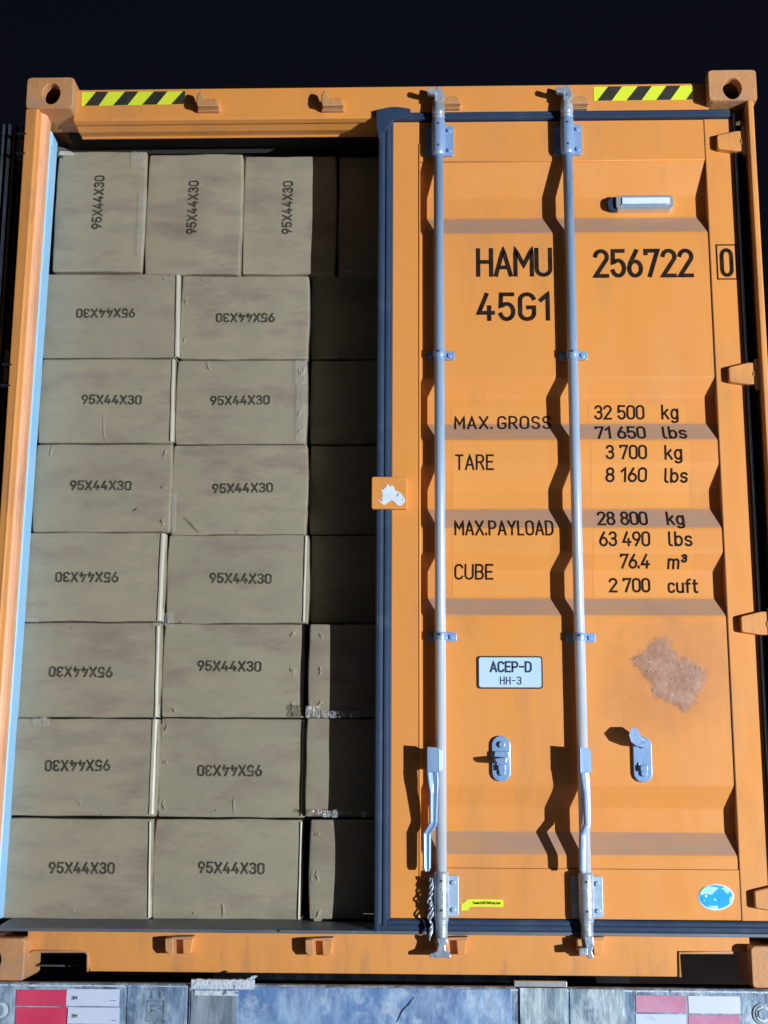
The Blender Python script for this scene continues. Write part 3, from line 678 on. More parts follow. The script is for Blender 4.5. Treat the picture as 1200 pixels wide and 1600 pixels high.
# twisted seal wire hanging at first bar
p = MB(); pts = []
za, zb_ = at(673, 1372, .01)[1], at(673, 1470, .01)[1]
for st in range(4):
    pts = []
    for k in range(70):
        t = k/69; ph = t*(17+st*5)+st*1.7; rr = .0042+.003*noise.noise(Vector((t*9, st, 1)))
        pts.append((X1-.031+.009*(noise.noise(Vector((t*4, st*3, 5))))+rr*math.sin(ph), .014+rr*math.cos(ph), za+(zb_-za)*(t*(1-.05*st))+.002*noise.noise(Vector((t*20, st, 9)))))
    p.tube(pts, .0027, 6)
p.build('seal_wire', 'zinc_worn', door, bevel=None)

# handle retainers
def retainer(pxc, flap):
    zc0 = at(783, 1150, DY)[1]; zc1 = at(783, 1221, DY)[1]; Xc = at(pxc, 1185, DY)[0]
    p = MB(); p.prism(rrect(Xc-.028, Xc+.028, zc1, zc0, .027, 7), DY-.008, DY-.0005)
    for z in (zc1+.026, zc0-.026): p.cyl((Xc+.002, DY-.011, z), (0, 1, 0), .010, .012, 14)
    zm = (zc0+zc1)/2
    p.box(Xc-.010, Xc+.012, DY-.024, DY-.008, zm-.036, zm-.018)
    p.box(Xc-.014, Xc-.010, DY-.014, DY-.004, zm-.036, zm-.010)
    r = p.build('handle_retainer', 'zinc', door, bevel=.0025)
    p = MB()
    if flap:   # latch swung up to the left
        o = [(Xc+.014, zc0-.034), (Xc+.012, zc0-.018), (Xc-.004, zc0-.006), (Xc-.010, zc0+.012), (Xc-.020, zc0+.026), (Xc-.038, zc0+.024), (Xc-.048, zc0+.004), (Xc-.040, zc0-.018), (Xc-.022, zc0-.030)]
        n = len(o); ys = []
        for x, z in o: ys.append(DY-.016-max(0, (Xc-.0-x))*1.0)
        vs = [(x, y-.003, z) for (x, z), y in zip(o, ys)]+[(x, y+.002, z) for (x, z), y in zip(o, ys)]
        p.add(vs, [list(range(n)), list(range(2*n-1, n-1, -1))]+[(i, i+n, (i+1) % n+n, (i+1) % n) for i in range(n)])
    else:      # latch lying down, hooked outwards
        p.prism([(Xc-.020, zm+.022), (Xc+.022, zm+.022), (Xc+.024, zm+.004), (Xc+.016, zm-.010), (Xc-.012, zm-.014), (Xc-.024, zm-.002)], DY-.020, DY-.009)
        p.prism([(Xc-.022, zm+.0), (Xc+.014, zm+.004), (Xc+.012, zm-.012), (Xc-.010, zm-.016), (Xc-.020, zm-.010)], DY-.062, DY-.012)
    p.build('retainer_latch', 'zinc', door, bevel=.0025)
retainer(783, False); retainer(1003.5, True)

# silver vent holder near the top
x0, zc = at(948, 323, VY); x1 = at(1049, 323, VY)[0]
p = MB(); p.prism(rrect(x0+.026, x1, zc-.024, zc+.024, .012), VY-.035, VY-.001, 'chrome')
p.box(x0+.045, x1-.012, VY-.040, VY-.036, zc-.008, zc+.014, 'white'); p.box(x0+.04, x1-.02, VY-.041, VY-.036, zc-.013, zc-.010, 'zinc')
p.prism(rrect(x0, x0+.045, zc-.023, zc+.023, .018), VY-.024, VY-.001, 'gasket')
p.build('document_holder', None, door, bevel=.004, seg=3)

# orange tab with the horse-head emblem
a0 = at(581, 745, .0); b0 = at(636, 794, .0); Ye = DY-.024
X0, Z1 = at(581, 745, Ye); X9, Z0 = at(636, 795, Ye)
p = MB(); p.prism(rrect(X0, X9, Z0, Z1, .006), Ye, DY-.001, 'orange'); tab = p.build('door_tab', None, door, bevel=.002)
E_ = [(225, 590), (330, 700), (380, 705), (440, 660), (500, 615), (560, 650), (600, 700), (650, 725), (700, 715), (760, 625), (745, 590), (660, 470), (600, 455), (570, 440), (545, 370), (520, 345), (495, 350), (480, 375), (455, 345), (410, 320), (405, 375), (360, 395), (372, 420), (295, 430), (335, 470), (315, 500), (350, 515), (320, 545), (350, 560), (300, 575), (330, 600), (325, 650)]
pts = [at(570+a*100/1200, 730+b*80/960, Ye) for a, b in E_]
p = MB(); p.prism(pts, Ye-.0015, Ye-.0005, 'white')
for cx_, cy_, dx, dy in ((620, 520, 25, 32), (712, 605, 16, 10)):
    p.prism([at(570+a/12, 730+b/12, Ye) for a, b in ((cx_-dx, cy_+dy), (cx_-dx+10, cy_+dy+4), (cx_+dx, cy_-dy), (cx_+dx-12, cy_-dy-2))], Ye-.0025, Ye-.0018, 'gasket')
p.build('emblem', None, door, bevel=None)

# lettering on the door -------------------------------------------------
def draped_sheet(x0, x1, z0, z1, off, nx=2, mname='decal', parent=None, name='decal_film'):
    zs = sorted({z0, z1}|{z for _, z in prof if z0 < z < z1}, reverse=True)
    p = MB(); vs = []
    for z in zs: vs += [(x0, panelY(x0, z-1e-6)-off, z), (x1, panelY(x1, z-1e-6)-off, z)]
    p.add(vs, [(2*i, 2*i+1, 2*i+3, 2*i+2) for i in range(len(zs)-1)], mname)
    return p.build(name, None, parent or door, bevel=None)
def film(px0, px1, py0, py1):
    a, b = at(px0, py0, PY), at(px1, py1, PY)
    zs = [z for _, z in prof]
    # break the film where dust covers it
    segs = []; top = a[1]; bot = b[1]
    dust = [(pf[4*k+3][1]+.003, pf[4*k+4][1]-.003) for k in range(5)]
    cur = top
    for d0, d1 in dust:
        if d0 < bot or d1 > top: continue
        if cur > d0: segs.append((cur, d0))
        cur = min(cur, d1)
    if cur > bot: segs.append((cur, bot))
    for t, bb in segs:
        if t-bb > .006: draped_sheet(a[0], b[0], bb, t, .0006)
film(706, 862, 632, 930); film(921, 1087, 628, 938)
def line(txt, px0, px1, py_top, py_bot, th=.0085, Y=PY, name='lettering', m='grey_paint', parent=None, **k):
    """cap height from py_top to py_bot; descenders below"""
    pm = (py_top+py_bot)/2; xm = (px0+px1)/2
    Yc = panelY(at(xm, pm, PY)[0], at(xm, pm, PY)[1])
    for _ in range(3): q = at(xm, pm, Yc); Yc = panelY(q[0], q[1])
    xa = at(px0, pm, Yc)[0]; xb = at(px1, pm, Yc)[0]
    z1 = at(xm, py_top, panelY(q[0], at(xm, py_top, Yc)[1]))[1]; z0 = at(xm, py_bot, panelY(q[0], at(xm, py_bot, Yc)[1]))[1]
    p = MB(); lettering(p, txt, xa, xb, z0, z1-z0, th, panelY, **k)
    return p.build(name, m, parent or door, bevel=None)
line('HAMU', 744, 863, 387, 433, .0135, gap=.17)
line('256722', 927, 1084, 389, 434, .0135, gap=.20)
line('0', 1125, 1146, 388, 433, .0125)
line('45G1', 745, 862, 457, 502, .0135, gap=.24)
a, b = at(1118, 382, DY), at(1153, 437, DY); p = MB(); t = .0046
rx0, rz1, rx1, rz0 = a[0], a[1], b[0], b[1]
for q in ((rx0, rx1, rz1-t, rz1), (rx0, rx1, rz0, rz0+t), (rx0, rx0+t, rz0+t, rz1-t), (rx1-t, rx1, rz0+t, rz1-t)):
    p.add([(q[0], DY-.0012, q[2]), (q[1], DY-.0012, q[2]), (q[1], DY-.0012, q[3]), (q[0], DY-.0012, q[3])], [(0, 1, 2, 3)])
p.build('lettering', 'grey_paint', door, bevel=None)
sm = dict(th=.0062)
line('MAX. GROSS', 710, 861, 650, 671, gap=.26, **sm)
line('TARE', 711, 772, 710, 735, gap=.22, **sm)
line('MAX.PAYLOAD', 710, 865, 813, 837, gap=.22, **sm)
line('CUBE', 710, 771, 881, 906, gap=.2, **sm)
for txt, a, b, c, d in (('32 500', 928, 1007, 633, 656), ('71 650', 930, 1009, 666, 686), ('3 700', 946, 1011, 695, 718), ('8 160', 946, 1011, 730, 754),
                        ('28 800', 933, 1012, 799, 821), ('63 490', 936, 1016, 830, 854), ('76.4', 968, 1016, 865, 889), ('2 700', 951, 1016, 903, 926),
                        ('kg', 1033, 1060, 632, 656), ('lbs', 1035, 1073, 666, 686), ('kg', 1038, 1066, 695, 719), ('lbs', 1038, 1075, 731, 755),
                        ('kg', 1041, 1069, 799, 821), ('lbs', 1044, 1082, 830, 854), ('m^3', 1043, 1074, 866, 890), ('cuft', 1043, 1091, 904, 927)):
    line(txt, a, b, c, d, th=.0068, gap=.20 if txt[0] in 'klmc' else .18, space=.5)
# ACEP plate
xa, z1 = at(746, 1025, DY); xb, z0 = at(848.5, 1076.5, DY)
p = MB(); p.prism(rrect(xa, xb, z0, z1, .010), DY-.0015, PY-.0005, 'hblack'); p.prism(rrect(xa+.0045, xb-.0045, z0+.0045, z1-.0045, .007), DY-.0028, DY-.0017, 'plate_blue')
pl = p.build('inspection_plate', None, door, bevel=None)
p = MB(); f = lambda x, z: DY-.0028
def pl_line(txt, a, b, c, d, th, gap):
    X0, Z1 = at(a, c, DY); X1_, Z0 = at(b, d, DY); lettering(p, txt, X0, X1_, Z0, Z1-Z0, th, f, gap=gap, off=.0008)
pl_line('ACEP-D', 765, 831, 1033, 1051, .0058, .2); pl_line('HH-3', 781, 815, 1057, 1070, .0032, .26)
p.build('lettering', 'gasket', door, bevel=None)
# yellow arrow sticker
o = [(1020, 140), (1020, 300), (340, 285), (290, 330), (310, 365), (140, 370), (150, 200), (185, 225), (260, 145), (330, 130)]
pts = [at(710+a*.075, 1395+b*.075, DY) for a, b in o]
p = MB(); p.prism(pts, DY-.001, DY-.0002, 'yellow'); p.build('arrow_sticker', None, door, bevel=None)
p = MB(); X0, Z1 = at(738, 1408.5, DY); X1_, Z0 = at(782, 1413, DY)
lettering(p, 'Team CUSTOM lay tne', X0, X1_, Z0, Z1-Z0, .0016, lambda x, z: DY-.001, gap=.2, off=.0006)
p.build('lettering', 'grey_paint', door, bevel=None)
# blue oval sticker
def oval(cx_, cy_, rx, ry, o_, m, jitter=0, n=40, sx=1.):
    q = []
    for k in range(n):
        a = 2*math.pi*k/n; j = 1+jitter*noise.noise(Vector((math.cos(a)*1.7, math.sin(a)*1.7, cx_)))
        q.append(at(cx_+rx*j*math.cos(a), cy_+ry*j*math.sin(a), DY))
    return q
p = MB(); p.prism(oval(1119, 1402, 28, 20.5, 0, ''), DY-.001, DY-.0002, 'white'); p.prism(oval(1118.5, 1401.5, 26, 18.6, 0, ''), DY-.0018, DY-.0012, 'cyan')
def blob(pts_, o_, m): p.prism([at(1080+a*.1, 1370+b*.1, DY) for a, b in pts_], DY-o_-.0004, DY-o_, m)
blob([(150, 290), (140, 230), (200, 170), (280, 150), (430, 170), (370, 220), (330, 270), (280, 275), (220, 260)], .0022, 'cyan_pale')
blob([(460, 180), (530, 160), (600, 210), (590, 250), (550, 260), (510, 210)], .0022, 'cyan_pale')
blob([(600, 310), (640, 310), (640, 360), (600, 430), (590, 380)], .0022, 'cyan_pale')
blob([(250, 455), (410, 450), (420, 500), (330, 505)], .0022, 'cyan_pale')
blob([(340, 360), (370, 330), (400, 385)], .0022, 'cyan_pale')
blob([(200, 290), (240, 270), (250, 310), (215, 330)], .0028, 'cyan_pale'); blob([(180, 370), (210, 360), (215, 385)], .0022, 'cyan_pale')
p.build('oval_sticker', None, door, bevel=None)
# torn sticker residue: a thin lumpy film with frayed, fading edges
def masked(name, c1, c2, c3, strength, edge0, edge1, nsc, namp, rough, bump):
    m = bpy.data.materials.new(name); m.use_nodes = True; t = m.node_tree; N = t.nodes; L = t.links; b = N['Principled BSDF']
    tc = N.new('ShaderNodeTexCoord'); uv = N.new('ShaderNodeVectorMath'); uv.operation = 'DISTANCE'
    L.new(tc.outputs['UV'], uv.inputs[0]); uv.inputs[1].default_value = (.5, .5, 0)
    def nz(sc, d, ro):
        n = N.new('ShaderNodeTexNoise'); n.inputs['Scale'].default_value = sc; n.inputs['Detail'].default_value = d; n.inputs['Roughness'].default_value = ro
        L.new(tc.outputs['Object'], n.inputs['Vector']); return n.outputs['Fac']
    a = N.new('ShaderNodeMath'); a.operation = 'MULTIPLY_ADD'; a.inputs[1].default_value = namp
    L.new(nz(nsc, 8, .62), a.inputs[0]); L.new(uv.outputs['Value'], a.inputs[2])
    r = N.new('ShaderNodeMapRange'); r.inputs[1].default_value = edge0; r.inputs[2].default_value = edge1; r.inputs[3].default_value = strength; r.inputs[4].default_value = 0
    L.new(a.outputs[0], r.inputs[0])
    def mix(f, x, y):
        k = N.new('ShaderNodeMix'); k.data_type = 'RGBA'; L.new(f, k.inputs[0])
        for i_, v in ((6, x), (7, y)):
            if isinstance(v, tuple): k.inputs[i_].default_value = (*v, 1)
            else: L.new(v, k.inputs[i_])
        return k.outputs[2]
    def rg(f, lo, hi):
        k = N.new('ShaderNodeMapRange'); k.inputs[1].default_value = lo; k.inputs[2].default_value = hi; L.new(f, k.inputs[0]); return k.outputs[0]
    col = mix(rg(nz(30, 8, .7), .42, .6), c1, c2); col = mix(rg(nz(75, 4, .6), .68, .72), col, c3)
    L.new(col, b.inputs['Base Color']); b.inputs['Roughness'].default_value = rough
    bp = N.new('ShaderNodeBump'); bp.inputs['Strength'].default_value = bump; bp.inputs['Distance'].default_value = .004; L.new(nz(55, 5, .6), bp.inputs['Height']); L.new(bp.outputs[0], b.inputs['Normal'])
    tr = N.new('ShaderNodeBsdfTransparent'); ms = N.new('ShaderNodeMixShader'); L.new(r.outputs[0], ms.inputs[0]); L.new(tr.outputs[0], ms.inputs[1]); L.new(b.outputs[0], ms.inputs[2])
    L.new(ms.outputs[0], N['Material Output'].inputs[0]); return m
M['res1'] = masked('torn_sticker_film', (.56, .38, .31), (.42, .25, .18), (.92, .86, .8), .85, .56, .70, 16, .62, .4, .45)  # lightest noise specks paint glints into the torn film
M['res2'] = masked('adhesive_smear', (.60, .36, .22), (.46, .27, .16), (.6, .42, .3), .22, .50, .86, 11, .62, .6, .3)
def sheet(cx_, cy_, w_, h_, rot, off, m, name):
    p = MB(); n = 8; ca, sa = math.cos(R_(rot)), math.sin(R_(rot)); vs = []
    for j in range(n+1):
        for i in range(n+1):
            u, v = (i/n-.5)*w_, (j/n-.5)*h_; X, Z = at(cx_+u*ca-v*sa, cy_+u*sa+v*ca, PY); vs.append((X, PY-off, Z))
    p.add(vs, [(j*(n+1)+i, j*(n+1)+i+1, (j+1)*(n+1)+i+1, (j+1)*(n+1)+i) for j in range(n) for i in range(n)], m)
    o_ = p.build(name, None, door, bevel=None); ul = o_.data.uv_layers.new(name='UVMap')
    for pl_ in o_.data.polygons:
        for li in pl_.loop_indices:
            k = o_.data.loops[li].vertex_index; ul.data[li].uv = ((k % (n+1))/n, (k//(n+1))/n)
sheet(1046, 1056, 215, 230, 35, .0006, 'res2', 'adhesive_smear')
o = [(1038, 992), (1048, 996), (1048, 1008), (1042, 1014), (1056, 1022), (1057, 1034), (1072, 1032), (1092, 1036), (1105, 1050), (1103, 1068), (1092, 1080), (1088, 1094), (1078, 1108), (1066, 1117), (1060, 1104), (1040, 1097), (1026, 1086), (1018, 1072), (1004, 1054), (990, 1040), (987, 1029), (1004, 1018), (1014, 1012), (1024, 998)]
def sdist(x, y):
    c = False; j = len(o)-1; dm = 1e9
    for i in range(len(o)):
        (x0_, y0_), (x1_, y1_) = o[j], o[i]
        if (y1_ > y) != (y0_ > y) and x < (x0_-x1_)*(y-y1_)/(y0_-y1_)+x1_: c = not c
        dx, dy = x1_-x0_, y1_-y0_; t = max(0, min(1, ((x-x0_)*dx+(y-y0_)*dy)/(dx*dx+dy*dy)))
        dm = min(dm, math.hypot(x-x0_-t*dx, y-y0_-t*dy)); j = i
    return dm if c else -dm
p = MB(); n = 64; vs = []; dist = []
for j in range(n+1):
    for i in range(n+1):
        x, y = 972+148*i/n, 976+156*j/n; d_ = sdist(x, y); X, Z = at(x, y, PY)
        lump = max(0, min(1, d_/8))*(.0006+.0010*max(0, noise.fractal(Vector((x*.10, y*.10, 3)), 1., 2., 4)+.2))
        vs.append((X, PY-.0012-lump, Z)); dist.append(d_/14)
p.add(vs, [(j*(n+1)+i, j*(n+1)+i+1, (j+1)*(n+1)+i+1, (j+1)*(n+1)+i) for j in range(n) for i in range(n)], 'res1', True)
res = p.build('sticker_residue', None, door, bevel=None)
at_ = res.data.attributes.new('edge', 'FLOAT', 'POINT')
for k_, v_ in enumerate(dist): at_.data[k_].value = v_
t_ = M['res1'].node_tree; an = t_.nodes.new('ShaderNodeAttribute'); an.attribute_name = 'edge'
nn = [q for q in t_.nodes if q.type == 'MAP_RANGE' and abs(q.inputs[3].default_value-.85) < 1e-4][0]
mm = t_.nodes.new('ShaderNodeMath'); mm.operation = 'MULTIPLY_ADD'; mm.inputs[1].default_value = 3.2
tn = t_.nodes.new('ShaderNodeTexNoise'); tn.inputs['Scale'].default_value = 26; tn.inputs['Detail'].default_value = 9; tn.inputs['Roughness'].default_value = .68
t_.links.new([q for q in t_.nodes if q.type == 'TEX_COORD'][0].outputs['Object'], tn.inputs['Vector'])
t_.links.new(tn.outputs['Fac'], mm.inputs[0]); t_.links.new(an.outputs['Fac'], mm.inputs[2]); t_.links.new(mm.outputs[0], nn.inputs[0])
nn.inputs[1].default_value = 1.45; nn.inputs[2].default_value = 1.95; nn.inputs[3].default_value = 0; nn.inputs[4].default_value = .62
rr_ = random.Random(5)
for a, b in ((993, 1030), (1017, 1031), (1018, 1050), (1012, 1049), (1050, 1061), (1022, 1079), (1045, 1086), (1083, 1078), (1095, 1045), (1080, 1060), (1063, 1040), (1073, 1046), (1030, 1042), (1060, 1075), (1088, 1043)):  # bright beads added as glint specks on the residue
    X, Z = at(a, b, PY); r_ = rr_.uniform(.0012, .0026); p = MB(); p.tube([(X-r_*1.4, PY-.004, Z-r_*.3), (X-r_*.7, PY-.004, Z), (X+r_*.7, PY-.004, Z+r_*.4), (X+r_*1.4, PY-.004, Z+r_*.2)], [r_*.3, r_, r_, r_*.3], 8); p.build('glint_bead', 'glint', door, bevel=None)

# ================================================================== BOXES
LINES = (3)
def stars(mb, X, Z, Y, r=.024, seed=0, mname='card', h=.005):
    n = 10; vs = []; fs = []
    k = 16
    vs.append((X, Y-h*.3, Z))
    for i in range(1, n+1):
        rr = r*i/n
        for j in range(k*2):
            a = math.pi*j/k; e = math.exp(-(rr/(r*.45))**2)
            f_ = (.5+.5*math.cos(2*(a+seed)+3*rr/r))**3+.6*(.5+.5*math.cos(5*a+seed*3))**2
            jit = 1+.25*noise.noise(Vector((math.cos(a)*2+seed, math.sin(a)*2, rr*60)))
            vs.append((X+rr*math.cos(a)*jit*.8, Y+.0012-h*f_*e, Z+rr*math.sin(a)*jit*1.2))
    for i in range(n):
        for j in range(2*k):
            j2 = (j+1) % (2*k)
            if i == 0: fs.append((0, 1+j, 1+j2))
            else: fs.append((1+(i-1)*2*k+j, 1+i*2*k+j, 1+i*2*k+j2, 1+(i-1)*2*k+j2))
    mb.add(vs, fs, mname, True)
def crumple(X0, X1, Z0, Z1, Y, seed, amp=.006, nx=16, nz=5):
    mb = MB(); vs = []
    for j in range(nz+1):
        for i in range(nx+1):
            x = X0+(X1-X0)*i/nx; z = Z0+(Z1-Z0)*j/nz
            d = noise.noise(Vector((x*110+seed, z*110, seed)))*amp*1.6
            e = noise.noise(Vector((x*60+seed, 3, seed)))*.006
            vs.append((x, Y-.003-abs(d), z+e*(j/nz-.3)))
    mb.add(vs, [(j*(nx+1)+i, j*(nx+1)+i+1, (j+1)*(nx+1)+i+1, (j+1)*(nx+1)+i) for j in range(nz) for i in range(nx)])
    return mb
GROUP = 'cardboard boxes stacked in the container'
def carton(label, px0, px1, py0, py1, Y, txt=None, rot=0, seed=0, bulge=.004, r=.0055, slant=0, dents=(), skew=0):
    """px0..px1, py0..py1: measured front face; Y: its depth; box runs 0.95 m inwards"""
    xm, ym = (px0+px1)/2, (py0+py1)/2
    x0, x1 = at(px0, ym, Y)[0], at(px1, ym, Y)[0]; z1, z0 = at(xm, py0, Y)[1], at(xm, py1, Y)[1]
    xc, zc = (x0+x1)/2, (z0+z1)/2; hx, hy, hz = (x1-x0)/2, .475, (z1-z0)/2
    def ticks(h, n):
        t = [-h, -h+r*.3, -h+r*.7, -h+r*1.2]; inner = [-h+r*1.2+(2*h-2.4*r)*k/n for k in range(1, n)]
        return t+inner+[-v for v in reversed(t)]
    tx, tz, ty = ticks(hx, 22), ticks(hz, 16), [-hy, -hy+r*.3, -hy+r*.7, -hy+r*1.2, -hy+.03, -hy+.08, 0, hy-r*1.2, hy-r*.5, hy]
    mb = MB()
    def put(x, y, z):
        p = Vector((x, y, z)); q = Vector((max(-hx+r, min(hx-r, x)), max(-hy+r, min(hy-r, y)), max(-hz+r, min(hz-r, z))))
        d = p-q
        if d.length > 1e-9: p = q+d.normalized()*r
        u, v = p.x/hx, p.z/hz
        fr = max(0, -p.y/hy); 
        if fr > .8:
            p.y -= bulge*(1-u*u)*(1-v*v)
            p.y -= .0022*noise.noise(Vector((p.x*7+seed*9, p.z*7, seed)))+.0008*noise.noise(Vector((p.x*26+seed, p.z*26, seed*2)))
        if fr > .8:
            p.x += .0030*noise.noise(Vector((seed*5, p.z*9, 3)))*abs(u)**3
            p.z += .0028*noise.noise(Vector((p.x*8, seed*7, 6)))*abs(v)**3
        p.x += slant*v+(.004*(1-v*v)*u if abs(u) > .5 else 0); p.z += skew*u
        return (xc+p.x, Y+hy+p.y, zc+p.z)
    def face(A, B, fn):
        vs = [put(*fn(a, b)) for b in B for a in A]; n = len(A)
        mb.add(vs, [(j*n+i, j*n+i+1, (j+1)*n+i+1, (j+1)*n+i) for j in range(len(B)-1) for i in range(n-1)], 'card', True)
    face(tx, tz, lambda a, b: (a, -hy, b)); face(tx, tz, lambda a, b: (a, hy, b))
    face(tx, ty, lambda a, b: (a, b, hz)); face(tx, ty, lambda a, b: (a, b, -hz))
    face(ty, tz, lambda a, b: (hx, a, b)); face(ty, tz, lambda a, b: (-hx, a, b))
    for k, (du, dv, s_) in enumerate(dents):
        X, Z = xc+du*hx+slant*dv, zc+dv*hz; stars(mb, X, Z, Y-.0012-bulge*(1-du*du)*(1-dv*dv), .022*s_, seed+k)
    o_ = mb.build('cardboard_box', None, None, bevel=0, label=label, cat='box', group=GROUP, loc=(xc, Y+hy, z0))
    bm = bmesh.new(); bm.from_mesh(o_.data); bmesh.ops.remove_doubles(bm, verts=bm.verts, dist=.0002)
    bmesh.ops.recalc_face_normals(bm, faces=bm.faces); bm.to_mesh(o_.data); bm.free()
    def surf(x, z):
        u, v = max(-1, min(1, (x-xc)/hx)), max(-1, min(1, (z-zc)/hz))
        return Y-bulge*(1-u*u)*(1-v*v)-.0022*noise.noise(Vector(((x-xc)*7+seed*9, (z-zc)*7, seed)))-.0008*noise.noise(Vector(((x-xc)*26+seed, (z-zc)*26, seed*2)))
    if txt:
        tx0, tx1, tyc, capp = txt
        tm = (tx0+tx1)/2
        X, Z = at(tm, tyc, Y); wid = .205; cap = .036
        if rot == 90: wid = .2
        else: wid = at(tx1, tyc, Y)[0]-at(tx0, tyc, Y)[0]; cap = capp
        ca, sa = math.cos(R_(rot)), math.sin(R_(rot)); til = R_(random.uniform(-1, 1.2))
        ca, sa = math.cos(R_(rot)+til), math.sin(R_(rot)+til)
        p = MB(); lettering(p, '95X44X30', -wid/2, wid/2, -cap/2, cap, .0058, surf, gap=.24, step=.01, off=.0016,
                            xf=lambda q: (X+q[0]*ca-q[1]*sa, Z+q[0]*sa+q[1]*ca), wob=.0009)
        m_ = p.build('printed_marking', 'print', o_, bevel=None)
    return o_
YB = .176
def yb(py): return YB+.045*(1437-py)/1200
E3 = ((.9, .78, 1), (.9, .0, 1), (.9, -.78, 1))
boxes = {}
spec = [
 # key, label, rect, dY, text(px0,px1,py,cap), rot, dents
 ('a1', 'cardboard box standing upright at the top left, beside the pale blue post', (87, 225, 237, 424), 0, (118, 190, 317, .036), 90, (), .022),
 ('a2', 'cardboard box standing upright in the top row between two other upright boxes', (230, 376, 241, 428), .012, (268, 335, 325, .036), 90, (), .012),
 ('a3', 'cardboard box standing upright in the top row with its right part in shadow', (381, 524, 244, 428), .052, (416, 483, 325, .036), 90, (), .004),
 ('b1', 'cardboard box lying upside down under the leftmost upright box', (69, 277, 428, 559), .008, (120, 212, 490, .034), 180, (), .008),
 ('b2', 'upside-down cardboard box in the second row with two torn tucks on its left edge', (283, 481, 431, 561), .022, (338, 430, 497, .034), 180, ((-.93, .35, .8), (-.93, -.55, .8)), .005),
 ('c1', 'cardboard box in the third row from the top beside the pale blue post', (63, 271, 561, 692), .006, (128, 222, 625, .034), 0, (), .006),
 ('c2', 'cardboard box in the third row with a pale scratch at its upper edge', (276, 478, 563, 694), .02, (329, 422, 626, .034), 0, ((.9, .7, .8), (.9, -.3, .8), (.9, -.7, .8)), .004),
 ('d1', 'cardboard box in the fourth row with three tucks along its right edge', (54, 266, 694, 831), .0, (110, 206, 759, .034), 0, ((.9, .78, .9), (.9, .0, .9), (.9, -.78, .9)), .006),
 ('d2', 'cardboard box in the fourth row with a dark diagonal scratch near its lower left corner', (270, 479, 695, 835), .02, (332, 427, 763, .034), 0, (), .003),
 ('e1', 'upside-down cardboard box in the fifth row from the top beside the pale blue post', (38, 255, 832, 971), .0, (87, 186, 902, .035), 180, (), .006),
 ('e2', 'upright cardboard box in the fifth row from the top, right beside the dark gap', (262, 481, 836, 974), .026, (328, 425, 904, .035), 0, (), .002),
 ('f1', 'upside-down cardboard box in the sixth row from the top beside the pale blue post', (27, 249, 973, 1121), .0, (77, 177, 1050, .035), 180, (), .005),
 ('f2', 'cardboard box in the sixth row with three star-shaped tucks on its right edge', (255, 474, 975, 1121), .024, (309, 409, 1041, .035), 0, ((.83, .78, .9), (.84, .0, 1), (.85, -.76, 1)), .002),
 ('g1', 'leftmost cardboard box in the second row from the bottom, with a wide bright side strip', (16, 245, 1123, 1275), -.01, (71, 173, 1196, .036), 180, ((-.58, .9, .8),), .004),
 ('g2', 'upside-down cardboard box, second row from the bottom, three tucks on its left edge', (250, 477, 1123, 1277), .02, (309, 410, 1204, .036), 180, ((-.93, .8, 1), (-.93, .1, 1), (-.93, -.78, 1)), .002),
 ('h1', 'cardboard box at the bottom left corner of the stack, resting on the threshold', (4, 236, 1279, 1436), -.004, (77, 180, 1356, .036), 0, (), .004),
 ('h2', 'cardboard box in the bottom row with a white scratch near its lower edge', (241, 472, 1280, 1437), .016, (310, 414, 1356, .036), 0, (), .001),
]
k = 0
for key, lab, (a, b, c, d), dy, txt, rot, dents, slant in spec:
    k += 1
    boxes[key] = carton(lab, a, b, c, d, yb((c+d)/2)+dy, txt, rot, k*1.37, dents=dents, slant=-.0, skew=random.uniform(-.0012, .0012))
# third column, mostly in the door's shadow
dark = [('x1', 'shadowed cardboard box in the top row, right of the three lit upright ones', 530, 672, 245, 428, .06),
 ('x2', 'shadowed cardboard box second from the top in the dark third column', 487, 690, 431, 561, .10),
 ('x3', 'shadowed cardboard box third from the top in the dark third column', 486, 690, 563, 694, .09),
 ('x4', 'shadowed cardboard box fourth from the top in the dark third column', 485, 694, 696, 835, .08),
 ('x5', 'shadowed cardboard box fifth from the top in the dark third column', 486, 702, 837, 974, .075),
 ('x6', 'cardboard box with one lit strip showing two tucks and torn film along its foot', 483, 704, 976, 1121, -.006),
 ('x7', 'cardboard box seventh from the top in the third column, only its left edge lit', 479, 706, 1123, 1277, -.002),
 ('x8', 'bulging cardboard box at the foot of the dark third column, its left edge crumpled', 484, 712, 1281, 1437, -.014)]
for key, lab, a, b, c, d, dy in dark:
    k += 1
    dn = {'x6': ((-.84, .75, .8), (-.84, 0, 1), (-.84, -.7, 1)), 'x8': ((-.9, .7, 1), (-.9, -.15, 1), (-.88, -.9, .9))}.get(key, ())
    boxes[key] = carton(lab, a, b, c, d, yb((c+d)/2)+dy, None, 0, k*1.37, dents=dn, bulge=.012 if key == 'x8' else .004)

